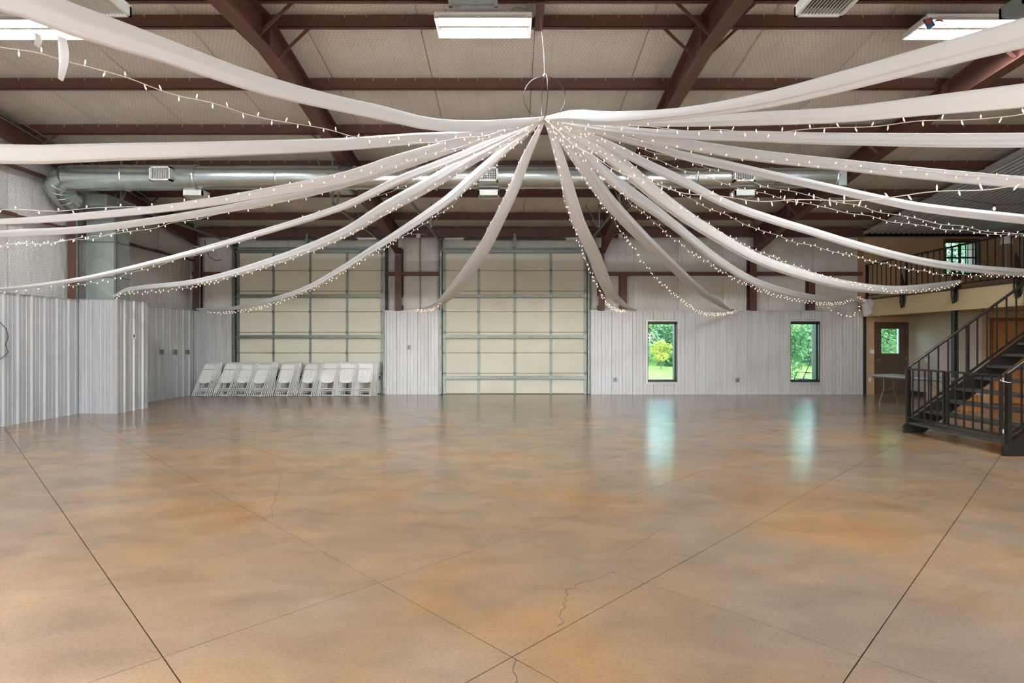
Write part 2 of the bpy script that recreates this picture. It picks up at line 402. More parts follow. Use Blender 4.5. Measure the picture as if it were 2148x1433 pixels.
def leaf_mat(name, c1, c2):
    m, t, b, o = newmat(name); N = t.nodes; L = t.links
    n = N.new('ShaderNodeTexNoise'); n.inputs['Scale'].default_value = 1.6; n.inputs['Detail'].default_value = 6
    g = N.new('ShaderNodeNewGeometry'); L.new(g.outputs['Position'], n.inputs['Vector'])
    r = N.new('ShaderNodeValToRGB'); r.color_ramp.elements[0].position = .35; r.color_ramp.elements[1].position = .65
    r.color_ramp.elements[0].color = c1; r.color_ramp.elements[1].color = c2; L.new(n.outputs[0], r.inputs[0])
    L.new(r.outputs[0], b.inputs['Base Color']); b.inputs['Roughness'].default_value = .6
    tr = N.new('ShaderNodeBsdfTranslucent'); L.new(r.outputs[0], tr.inputs[0])
    mx = N.new('ShaderNodeMixShader'); mx.inputs[0].default_value = .4
    L.new(b.outputs[0], mx.inputs[1]); L.new(tr.outputs[0], mx.inputs[2]); L.new(mx.outputs[0], o.inputs[0]); return m
M['leaf_a'] = leaf_mat('mid_green_leaves', srgb(78, 128, 80), srgb(152, 188, 132))
M['leaf_b'] = leaf_mat('yellow_green_leaves', srgb(108, 132, 48), srgb(160, 166, 76))
M['leaf_c'] = leaf_mat('deep_green_leaves', srgb(48, 92, 64), srgb(102, 146, 104))
M['grass'] = leaf_mat('lawn_grass', srgb(104, 158, 70), srgb(140, 184, 90))
M['bark'] = mat('tree_bark', srgb(96, 82, 66), .9, 0, .2, 10, .3, 30)

# ------------------------------------------------------------------ room dimensions
XL, XR = -9.3, 14.8          # wainscot of the left wall, right wall of the mezzanine
YB, YF = 16.6, -1.45         # wainscot plane of the far wall, wall behind the camera
XM = 10.3                    # mezzanine front
RIDGE = 7.58
WH = 2.44                    # wainscot height
YI = 16.90                   # insulation plane behind the far girts
XI = -9.52
def zb(y): return 5.925 - .13*abs(y-RIDGE)      # underside of purlins
PURLINS = [15.57, 13.96, 12.39, 10.85, 9.36, 7.88, 7.28, 5.80, 4.31, 2.77, 1.20, -.41]
GD = [(-8.12, -3.78), (-2.05, 2.21)]   # the two overhead doors (X ranges)
GZ = 4.255

# ------------------------------------------------------------------ floor: sawn diamond slabs
base = MB().box(XL-.3, XR+.2, YF-.2, YB+.4, -.20, -.016)
floor = struct(base.build('floor', M['joint']))
def clip(poly, x0, x1, y0, y1):
    def cut(p, ins, it):
        out = []
        for i in range(len(p)):
            a, b = p[i-1], p[i]
            if ins(b):
                if not ins(a): out.append(it(a, b))
                out.append(b)
            elif ins(a): out.append(it(a, b))
        return out
    def xi(v): return lambda a, b: (v, a[1]+(b[1]-a[1])*(v-a[0])/(b[0]-a[0]))
    def yi(v): return lambda a, b: (a[0]+(b[0]-a[0])*(v-a[1])/(b[1]-a[1]), v)
    for ins, it in ((lambda p: p[0] >= x0, xi(x0)), (lambda p: p[0] <= x1, xi(x1)), (lambda p: p[1] >= y0, yi(y0)), (lambda p: p[1] <= y1, yi(y1))):
        if poly: poly = cut(poly, ins, it)
    return poly
STEP = 1.714; rest = MB()
nslab = 0
for i in range(-14, 22):
    for j in range(-22, 14):
        u0, u1 = 4.50+STEP*i, 4.50+STEP*(i+1); v0, v1 = -4.50+STEP*j, -4.50+STEP*(j+1)
        e = .0045
        c = [((u+v)/2, (u-v)/2) for u, v in ((u0+e, v0+e), (u1-e, v0+e), (u1-e, v1-e), (u0+e, v1-e))]
        p = clip(c, XL-.25, XR+.1, YF, YB+.38)
        if len(p) < 3: continue
        ar = sum(p[k-1][0]*p[k][1]-p[k][0]*p[k-1][1] for k in range(len(p)))/2
        if abs(ar) < .002: continue
        if ar < 0: p.reverse()
        cx = sum(q[0] for q in p)/len(p); cy = sum(q[1] for q in p)/len(p)
        n = len(p)
        mb = MB(); mb.add([(x, y, 0) for x, y in p] + [(x, y, -.016) for x, y in p],
               [tuple(range(n))] + [(k, n+k, n+(k+1) % n, (k+1) % n) for k in range(n)])
        if cy > 1.9 and abs(cx) < cy*.95+1.0 and nslab < 290:
            mb.build('floor_slab', M['floor'], floor); nslab += 1
        else: rest.add(mb.v, mb.f)
rest.build('floor_slab', M['floor'], floor, kind='stuff')
# hairline cracks wander over the slabs (thin dark filler ribbons)
def crack(pts, wd=.0035):
    mb = MB(); P3 = []
    for a, b in zip(pts, pts[1:]):
        for k in range(8):
            t = k/8; P3.append((a[0]+(b[0]-a[0])*t+random.uniform(-.018, .018), a[1]+(b[1]-a[1])*t+random.uniform(-.018, .018)))
    for a, b in zip(P3, P3[1:]):
        mb.bar((a[0], a[1], .0), (b[0], b[1], .0), wd, .0016)
    mb.build('floor_crack', M['joint'], floor)
def FP(px, py): Y = EYE*F/(py-CY); return ((px-CX)*Y/F, Y)
crack([FP(1082, 1433), FP(1085, 1375)]); crack([FP(1170, 1318), FP(1185, 1270), FP(1190, 1235), FP(1265, 1210), FP(1295, 1198)])
crack([FP(1300, 1165), FP(1350, 1135), FP(1395, 1105)], .003); crack([FP(562, 960), FP(595, 1000), FP(572, 1060), FP(572, 1095)], .004)

# ------------------------------------------------------------------ ribbed metal sheets
def rib_profile(L, phase=0., pitch=.3048, h=.038, metal_minor=.006):
    """(u, out) points along length L"""
    pts = []
    k0 = int(math.floor(-phase/pitch))-1
    raw = []
    for k in range(k0, k0+int(L/pitch)+4):
        c = phase+k*pitch
        raw += [(c-.026, 0), (c-.015, h), (c+.015, h), (c+.026, 0)]
        for m in (.105, .200):
            raw += [(c+m-.016, 0), (c+m-.009, metal_minor), (c+m+.009, metal_minor), (c+m+.016, 0)]
    def val(u):
        for (a, x), (b, y) in zip(raw, raw[1:]):
            if a <= u <= b: return x+(y-x)*(u-a)/(b-a) if b > a else x
        return 0
    pts = [(0, val(0))] + [q for q in raw if 1e-4 < q[0] < L-1e-4] + [(L, val(L))]
    return pts
def sheet(parent, o, du, dn, L, z0, z1, phase, name='metal_sheet', m=None, h=.038):
    """one ribbed sheet: starts at o=(x,y), runs along du, ribs towards dn"""
    pf = rib_profile(L, phase, h=h); t = .0012
    vs = []
    for z in (z0, z1):
        for u, n in pf: vs.append((o[0]+du[0]*u+dn[0]*n, o[1]+du[1]*u+dn[1]*n, z))
    n = len(pf)
    fs = [(i, i+1, n+i+1, n+i) for i in range(n-1)]
    if du[0]*dn[1]-du[1]*dn[0] > 0: fs = [tuple(reversed(f)) for f in fs]
    mb = MB().add(vs, fs)
    # screws
    for i, (u, hh) in enumerate(pf[:-1]):
        pass
    return mb.build(name, m or M['galvalume'], parent)
def cover(parent, a, b, dn, z0, z1, start_phase=0., skip=(), screws=(.12, 1.22, 2.34), sc_part=True):
    """cover the wall line a->b with .914 m sheets; skip: (u0,u1,zlo,zhi) openings"""
    a = Vector(a); b = Vector(b); Ltot = (b-a).length; du = (b-a)/Ltot
    u = 0; scr = MB(); cuts = [0]
    k = 1
    while k*.9144-start_phase < Ltot: cuts.append(k*.9144-start_phase); k += 1
    cuts.append(Ltot)
    for s in skip:
        pass
    for c0, c1 in zip(cuts, cuts[1:]):
        if c1-c0 < .01: continue
        segs = sorted(set([c0, c1] + [x for s in skip for x in s[:2] if c0 < x < c1]))
        for s0, s1 in zip(segs, segs[1:]):
            mid = (s0+s1)/2; op = [s for s in skip if s[0] < mid < s[1]]
            rng = [(z0, z1)]
            if op: rng = [(z0, op[0][2]), (op[0][3], z1)]
            for lo, hi in rng:
                if hi-lo < .02: continue
                ph = -((s0+start_phase) % .3048)+.03
                p = a+du*s0
                sheet(parent, (p.x, p.y), (du.x, du.y), dn, s1-s0, lo, hi, ph)
    uu = .13
    while uu < Ltot:
        for z in screws:
            if z0 < z < z1 and not any(s[0]-.03 < uu < s[1]+.03 and s[2]-.03 < z < s[3]+.03 for s in skip):
                p = a+du*uu; q = (p.x+dn[0]*.006, p.y+dn[1]*.006, z)
                mb = scr
                c = Vector(q); r = .009
                tt = Vector((du.x, du.y, 0)); nn = Vector((dn[0], dn[1], 0)); up = Vector((0,0,1))
                vs = [c+tt*r, c+up*r, c-tt*r, c-up*r, c+nn*.006]
                mb.add(vs, [(0,1,4),(1,2,4),(2,3,4),(3,0,4)])
        uu += .3048
    if scr.v: scr.build('sheet_screws', M['seam_dark'], parent, kind='stuff')
    # cap flashing
    p0 = a; p1 = b
    cp = MB(); nv = Vector((dn[0], dn[1]))
    c0 = p0; c1 = p1
    cp.add([(p0.x+nv.x*.032, p0.y+nv.y*.032, z1), (p1.x+nv.x*.032, p1.y+nv.y*.032, z1), (p1.x-nv.x*.18, p1.y-nv.y*.18, z1), (p0.x-nv.x*.18, p0.y-nv.y*.18, z1),
            (p0.x+nv.x*.032, p0.y+nv.y*.032, z1+.004), (p1.x+nv.x*.032, p1.y+nv.y*.032, z1+.004), (p1.x-nv.x*.18, p1.y-nv.y*.18, z1+.004), (p0.x-nv.x*.18, p0.y-nv.y*.18, z1+.004)],
           [(0,3,2,1),(4,5,6,7),(0,1,5,4),(1,2,6,5),(2,3,7,6),(3,0,4,7)])
    cp.build('top_flashing', M['galvalume_edge'], parent)

def puff(parent, o, du, dv, dn, L, H, amp, name='insulation_panel', m=None, nu=5, nv=8):
    o = Vector(o); du = Vector(du); dv = Vector(dv); dn = Vector(dn); sd = random.random()*99
    def fn(u, v):
        e = min(1, 6*min(u, 1-u))*min(1, 6*min(v, 1-v))
        wv = .35*math.sin(v*9+sd)+.25*math.sin(u*7+v*5+sd)
        return o+du*(L*u)+dv*(H*v)+dn*(amp*e*(1+wv)+.0)
    return MB().grid(fn, nu, nv).build(name, m, parent)

# ------------------------------------------------------------------ far wall
WIN = [(3.96, 4.83, .364, 2.136), (8.13, 9.0, .364, 2.136)]
DOORX = (10.65, 11.55)
LW = (12.68, 13.64, 3.53, 4.50)      # loft window
mb = MB()
def shell_with_openings(mb, x0, x1, y0, y1, z0, z1, ops, axis='x'):
    xs = sorted(set([x0, x1]+[v for o in ops for v in o[:2]]))
    for a, b in zip(xs, xs[1:]):
        mid = (a+b)/2; op = sorted([o for o in ops if o[0] < mid < o[1]], key=lambda o: o[2]); z = z0
        for o in op:
            if o[2]-z > .001:
                mb.box(a, b, y0, y1, z, o[2])
            z = o[3]
        if z1-z > .001: mb.box(a, b, y0, y1, z, z1)
ops = [(w[0]-.02, w[1]+.02, w[2]-.02, w[3]+.02) for w in WIN] + [(DOORX[0]-.03, DOORX[1]+.03, 0, 2.10), LW]
shell_with_openings(mb, XL-.45, XR+.2, 16.97, 17.07, -.1, 5.0, ops)
wall_back = struct(mb.build('wall_back', M['galvalume']))
# insulation between the posts
def back_puff(x0, x1, z0, z1, amp=.035):
    n = max(1, round((x1-x0)/1.3)); d = (x1-x0)/n
    for k in range(n):
        puff(wall_back, (x0+k*d+.004, YI, z0), (1,0,0), (0,0,1), (0,-1,0), d-.008, z1-z0, amp, m=M['insul_back'])
for x0, x1 in ((-9.5, -8.2), (-3.7, -2.13), (2.29, 10.3)):
    back_puff(x0, x1, 3.60, 4.75); back_puff(x0, x1, 2.38, 3.52)
for x0, x1 in GD: back_puff(x0-.05, x1+.05, GZ+.02, 4.75, .05)
# wainscot on the far wall
cover(wall_back, (-9.3, YB), (-8.2, YB), (0,-1), 0, WH, .3)
cover(wall_back, (-3.72, YB), (-2.12, YB), (0,-1), 0, WH, .0)
cover(wall_back, (2.29, YB), (10.3, YB), (0,-1), 0, WH, .0, skip=[(w[0]-.05-2.29, w[1]+.05-2.29, w[2]-.05, w[3]+.05) for w in WIN])
# girts and posts
mb = MB()
for x0, x1 in ((-9.4, -8.2), (-3.72, -2.12), (2.29, 10.32)):
    g = MB(); g.box(x0, x1, 16.66, 16.86, 3.50, 3.515); g.box(x0, x1, 16.655, 16.667, 3.50, 3.60); g.box(x0, x1, 16.85, 16.86, 3.515, 3.60)
    g.build('wall_girt', M['steel'], wall_back)
    b_ = MB().box(x0, x1, YB+.012, YB+.03, WH+.004, WH+.02); b_.build('flashing_lip', M['galvalume_edge'], wall_back)
def ibeam_col(parent, x, z0, z1, wd=.2, y=16.61, dep=.26, name='steel_column'):
    c = MB(); c.box(x-wd/2, x+wd/2, y, y+.014, z0, z1); c.box(x-.005, x+.005, y+.014, y+dep-.014, z0, z1); c.box(x-wd/2, x+wd/2, y+dep-.014, y+dep, z0, z1)
    return c.build(name, M['steel'], parent)
for x, w_ in ((-9.22, .2), (-3.33, .2), (2.62, .17), (7.07, .2)):
    ibeam_col(wall_back, x, WH-.3, 4.30, w_, 16.61, .12 if x < -9 else .26)
for x in (3.27, 8.80):
    ibeam_col(wall_back, x, WH-.3, 3.50, .19, 16.64, .2, 'short_steel_post')
for x0, x1 in GD:      # jambs of the overhead doors
    for xx in (x0-.06, x1+.06):
        MB().box(xx-.035, xx+.035, 16.64, 16.86, 0, 4.70).build('door_jamb', M['seam_dark'], wall_back)
# eave strut
es = MB(); es.box(-9.5, 14.7, 16.60, 16.62, 4.63, 4.86); es.box(-9.5, 14.7, 16.54, 16.62, 4.60, 4.63); es.box(-9.5, 14.7, 16.62, 16.9, 4.86, 4.88)
es.build('eave_strut', M['steel'], wall_back)
# tan painted part of the far wall beside and above the mezzanine
tp = MB(); shell_with_openings(tp, XM+.0, XR, YB+.0, YB+.36, 0, 4.9, [(DOORX[0]-.03, DOORX[1]+.03, -.01, 2.10), LW])
tp.build('painted_panel', M['tan'], wall_back)
MB().box(10.245, 10.30, 16.50, 16.60, 0, 2.27).build('corner_trim', M['black'], wall_back)

# windows
def window(n, x0, x1, z0, z1):
    t = .045; y0, y1 = 16.585, 16.98
    f = MB(); f.box(x0, x1, y0, y1, z1-t*.9, z1); f.box(x0, x1, y0, y1, z0, z0+t*.7); f.box(x0, x0+t*.5, y0, y1, z0, z1); f.box(x1-t*.5, x1, y0, y1, z0, z1)
    o = struct(f.build('window_%d' % n, M['frame_black']))
    s = MB(); yy = 16.72
    s.box(x0+.022, x0+.05, yy-.02, yy+.02, z0+.03, z1-.04); s.box(x1-.05, x1-.022, yy-.02, yy+.02, z0+.03, z1-.04)
    s.box(x0+.022, x1-.022, yy-.02, yy+.02, z1-.075, z1-.04); s.box(x0+.022, x1-.022, yy-.02, yy+.02, z0+.03, z0+.065)
    s.build('sash', M['frame_black'], o)
    MB().box(x0+.05, x1-.05, yy-.003, yy+.003, z0+.065, z1-.075).build('pane', M['glass'], o)
    tr = MB(); w_ = .055
    tr.box(x0-w_, x0, 16.56, 16.60, z0-w_, z1+w_); tr.box(x1, x1+w_, 16.56, 16.60, z0-w_, z1+w_)
    tr.box(x0, x1, 16.56, 16.60, z1, z1+w_*.8); tr.box(x0, x1, 16.56, 16.60, z0-w_*.8, z0)
    tr.box(x0-.02, x1+.02, 16.60, 16.97, z1, z1+.02); tr.box(x0-.02, x1+.02, 16.60, 16.97, z0-.02, z0)
    tr.box(x0-.02, x0, 16.60, 16.97, z0, z1); tr.box(x1, x1+.02, 16.60, 16.97, z0, z1)
    tr.build('metal_trim', M['galvalume_edge'], o)
window(1, *WIN[0]); window(2, *WIN[1])
def loft_window():
    x0, x1, z0, z1 = LW; y = 16.66
    f = MB(); t = .045
    f.box(x0, x1, y, y+.06, z1-t, z1); f.box(x0, x1, y, y+.06, z0, z0+t); f.box(x0, x0+t, y, y+.06, z0, z1); f.box(x1-t, x1, y, y+.06, z0, z1)
    f.box(x0, x1, y, y+.06, (z0+z1)/2-.022, (z0+z1)/2+.022)
    o = struct(f.build('window_3', M['frame_black']))
    mu = MB()
    for k in (1, 2, 3): mu.box(x0+(x1-x0)*k/4-.007, x0+(x1-x0)*k/4+.007, y+.01, y+.04, z0+t, z1-t)
    for k in (1, 3): mu.box(x0+t, x1-t, y+.01, y+.04, z0+(z1-z0)*k/4-.007, z0+(z1-z0)*k/4+.007)
    mu.build('muntin_grid', M['frame_black'], o)
    MB().box(x0+t, x1-t, y+.042, y+.048, z0+t, z1-t).build('pane', M['glass'], o)
    s = MB(); s.box(x0-.06, x0, 16.585, 16.60, z0-.06, z1+.06); s.box(x1, x1+.06, 16.585, 16.60, z0-.06, z1+.06); s.box(x0, x1, 16.585, 16.60, z1, z1+.06); s.box(x0, x1, 16.57, 16.60, z0-.06, z0)
    s.build('casing', M['brown_door'], o)
loft_window()

# ------------------------------------------------------------------ overhead doors
def overhead_door(n, x0, x1):
    fr = MB(); fr.box(x0, x1, 16.80, 16.83, 0, GZ)        # dark backing seen in the joints
    d = struct(fr.build('door_%d' % n, M['galv_dark']))
    rows = 7; rh = GZ/rows; xs = [x0+(x1-x0)*k/4 for k in range(5)]
    base = None
    for r in range(rows):
        for c in range(4):
            a, b = xs[c]+.02, xs[c+1]-.02; lo, hi = r*rh+.004, (r+1)*rh-.004
            p = MB(); p.bbox(a, b, 16.745, 16.80, lo, hi, .008)
            # pressed horizontal groove of the section
            p.bbox(a+.03, b-.03, 16.741, 16.746, lo+.05, hi-.05, .002)
            p.build('door_panel', M['cream'], d)
    for k in range(5):
        wd = .055 if 0 < k < 4 else .09
        for r in range(rows):
            s = MB(); xc = xs[k] if 0 < k < 4 else (xs[k]+.045 if k == 0 else xs[k]-.045)
            s.bbox(xc-wd/2, xc+wd/2, 16.715, 16.745, r*rh+.006, (r+1)*rh-.006, .004)
            s.build('stile', M['galv'], d)
        for r in range(1, rows):
            h = MB(); xc = xs[k] if 0 < k < 4 else (xs[k]+.045 if k == 0 else xs[k]-.045)
            h.bbox(xc-.035, xc+.035, 16.700, 16.716, r*rh-.045, r*rh+.045, .003); h.tube([(xc-.04, 16.70, r*rh), (xc+.04, 16.70, r*rh)], .012, 8)
            h.build('hinge', M['galv_dark'], d)
    for z in (.49, 1.69, 2.89, 4.20):
        s = MB(); s.box(x0, x1, 16.66, 16.715, z, z+.006); s.box(x0, x1, 16.655, 16.663, z-.05, z+.006); s.box(x0, x1, 16.655, 16.672, z-.05, z-.044); s.box(x0, x1, 16.705, 16.715, z, z+.05)
        s.build('strut', M['galv'], d)
    for r in range(1, rows):
        MB().box(x0+.02, x1-.02, 16.738, 16.746, r*rh-.012, r*rh-.004).build('section_lip', M['galv'], d)
    for sx, xx in ((-1, x0-.035), (1, x1+.035)):          # vertical track, bend, horizontal track
        t = MB(); t.box(xx-.03, xx+.03, 16.60, 16.604, 0.02, 4.05); t.box(xx-.03, xx-.026, 16.60, 16.66, .02, 4.05); t.box(xx+.026, xx+.03, 16.60, 16.66, .02, 4.05)
        t.build('vertical_track', M['galv'], d)
        for z in [.02+.6*k for k in range(7)]:
            b = MB(); b.bbox(xx-.04, xx+.04, 16.595, 16.64, z+.1, z+.17, .003); b.tube([(xx-.05*sx, 16.62, z+.3), (xx+.05*sx, 16.62, z+.3)], .012, 8)
            b.build('track_bracket', M['galv_dark'], d)
        h = MB(); pts = [(xx, 16.62, 4.05)] + [(xx, 16.62-.38*(1-math.cos(a)), 4.05+.38*math.sin(a)) for a in [k*PI/2/6 for k in range(1, 7)]]
        for a, b in zip(pts, pts[1:]): h.bar(a, b, .06, .03, (0, 1, .3))
        h.bar((xx, 16.24, 4.43), (xx, 11.75, 4.43), .045, .05)
        h.build('horizontal_track', M['galv'], d)
        for yy in (14.6, 11.85):                          # hangers up to the purlins
            g = MB(); g.bar((xx, yy, 4.44), (xx, yy, zb(yy)+.1), .035, .035, (0, 1, 0)); g.bar((xx, yy, 4.46), (xx+.35*sx*-1, yy+.02, zb(yy)+.05), .02, .02, (0, 1, 0))
            g.build('track_hanger', M['galv'], d)
    s = MB(); s.tube([(x0-.05, 16.45, 4.52), (x1+.05, 16.45, 4.52)], .014, 10); s.build('torsion_shaft', M['galv'], d)
    xc = (x0+x1)/2
    for sx in (-1, 1):
        s = MB(); a, b = xc+sx*.08, xc+sx*1.48
        n_ = 70; pts = [(a+(b-a)*k/n_, 16.45, 4.52) for k in range(n_+1)]; rs = [.036 if k % 2 else .042 for k in range(n_+1)]
        s.tube(pts, rs, 10); s.build('torsion_spring', M['seam_dark'], d)
        s = MB(); s.lathe([(.02, 0), (.075, .0), (.075, .05), (.02, .05)], (x0-.02 if sx < 0 else x1-.03, 16.45, 4.52), 'x', 14); s.build('cable_drum', M['galv_dark'], d)
        s = MB(); s.bbox(b-.04*sx, b+.55*sx, 16.42, 16.47, 4.50, 4.56, .004); s.build('shaft_plate', M['galvalume_edge'], d)
    b = MB(); b.bbox(xc-.03, xc+.03, 16.44, 16.60, 4.28, 4.68, .004); b.build('centre_bearing_plate', M['galv'], d)
    s = MB(); s.box(x0+.02, x1-.02, 16.74, 16.80, 0, .02); s.build('bottom_seal', M['black'], d)
overhead_door(1, *GD[0]); overhead_door(2, *GD[1])
for x0, x1 in GD:
    h = MB(); h.box(x0-.1, x1+.1, 16.62, 16.64, GZ+.02, GZ+.06); h.build('header_angle', M['galv'], wall_back)

# brown entry door beneath the mezzanine
def entry_door():
    x0, x1 = DOORX; z1 = 2.07; y0, y1 = 16.62, 16.665
    gx0, gx1, gz0, gz1 = 10.80, 11.35, 1.19, 1.93
    m = MB(); shell_with_openings(m, x0, x1, y0, y1, .01, z1, [(gx0, gx1, gz0, gz1)])
    d = struct(m.build('door_3', M['brown_door']))
    f = MB(); t = .05
    f.box(x0-t, x0, 16.585, 16.66, 0, z1+t); f.box(x1, x1+t, 16.585, 16.66, 0, z1+t); f.box(x0, x1, 16.585, 16.66, z1, z1+t)
    f.build('door_frame', M['brown_door'], d)
    MB().box(x0, x1, 16.58, 16.99, 0, .018).build('threshold', M['galv_dark'], d)
    MB().box(gx0, gx1, 16.64, 16.646, gz0, gz1).build('pane', M['glass'], d)
    g = MB(); t = .025
    g.box(gx0-t, gx0+.01, 16.605, 16.625, gz0-t, gz1+t); g.box(gx1-.01, gx1+t, 16.605, 16.625, gz0-t, gz1+t); g.box(gx0, gx1, 16.605, 16.625, gz1-.01, gz1+t); g.box(gx0, gx1, 16.605, 16.625, gz0-t, gz0+.01)
    g.build('glazing_bead', M['brown_door'], d)
    k = MB(); k.lathe([(.03, 0), (.03, -.008), (.012, -.012), (.012, -.035), (.028, -.045), (.030, -.062), (.018, -.072)], (x0+.06, 16.62, 1.0), 'y', 14)
    k.build('door_knob', M['galv'], d)
    for z in (.25, 1.05, 1.85):
        MB().tube([(x1-.004, 16.612, z-.05), (x1-.004, 16.612, z+.05)], .009, 8).build('hinge', M['galv'], d)
entry_door()

# ------------------------------------------------------------------ left wall
mb = MB(); mb.box(XI-.18, XI-.08, YF-.3, 17.07, -.1, 6.2)
wall_left = struct(mb.build('wall_left', M['galvalume']))
ys = [YF+.0+1.52*k for k in range(13)]
for y0 in ys:
    y1 = min(y0+1.512, YI)
    if y1 <= y0: continue
    zt = min(zb(y0), zb(y1))+.25
    puff(wall_left, (XI, y0, 2.38), (0,1,0), (0,0,1), (1,0,0), y1-y0, zt-2.38, .035, m=M['insul_side'], nv=14)
cover(wall_left, (XL, YF), (XL, 12.2), (1,0), 0, WH, .1)
cover(wall_left, (XL, 13.15), (XL, YB), (1,0), 0, WH, .2)
for z, y0, y1 in ((3.93, YF, 16.6), (4.85, 4.0, 12.1)):
    g = MB(); g.box(-9.50, -9.30, y0, y1, z, z+.012); g.box(-9.305, -9.295, y0, y1, z-.05, z+.012); g.box(-9.50, -9.49, y0, y1, z, z+.08)
    g.build('wall_girt', M['steel'], wall_left)
c = MB(); c.box(-9.42, -9.26, 12.02, 12.035, 2.46, 5.15); c.box(-9.345, -9.335, 12.035, 12.12, 2.46, 5.15); c.box(-9.42, -9.26, 12.12, 12.135, 2.46, 5.15); c.build('steel_column', M['steel'], wall_left)
for yy in (5.9, 1.5):
    c = MB(); c.box(-9.42, -9.22, yy, yy+.015, 2.46, zb(yy)-.3); c.box(-9.325, -9.315, yy, yy+.2, 2.46, zb(yy)-.3); c.build('steel_column', M['steel'], wall_left)
# bump-out that boxes in the air riser
bo = struct(MB().box(-9.28, -8.54, 12.24, 13.11, 0, WH-.01).build('wall_bumpout', M['galvalume']))
cover(bo, (-9.3, 12.2), (-8.5, 12.2), (0,-1), 0, WH+.02, .0)
cover(bo, (-8.5, 12.2), (-8.5, 13.15), (1,0), 0, WH+.02, .1)
cover(bo, (-8.5, 13.15), (-9.3, 13.15), (0,1), 0, WH+.02, .1)
MB().box(-8.52, -8.462, 12.162, 12.22, 0, WH+.03).build('corner_trim', M['galvalume_edge'], bo)
MB().box(-8.52, -8.462, 13.13, 13.188, 0, WH+.03).build('corner_trim', M['galvalume_edge'], bo)
MB().box(-9.34, -9.285, 12.15, 12.20, 0, WH+.03).build('corner_trim', M['galv_dark'], bo)

# ------------------------------------------------------------------ right wall, front wall
mb = MB(); mb.box(XR, XR+.1, YF-.3, 17.07, -.1, 6.2)
wall_right = struct(mb.build('wall_right', M['hall']))
mb = MB(); shell_with_openings(mb, XI-.18, XR+.1, YF-.12, YF-.02, -.1, 5.6, [(-7.0, -2.8, 0, 4.1), (2.8, 7.0, 0, 4.1)])  # two unseen door openings, assumed here to let fill light in
wall_front = struct(mb.build('wall_front', M['insul_back']))
cover(wall_front, (-9.3, YF), (-7.05, YF), (0,1), 0, WH, 0); cover(wall_front, (-2.75, YF), (2.75, YF), (0,1), 0, WH, 0); cover(wall_front, (7.05, YF), (14.7, YF), (0,1), 0, WH, 0)

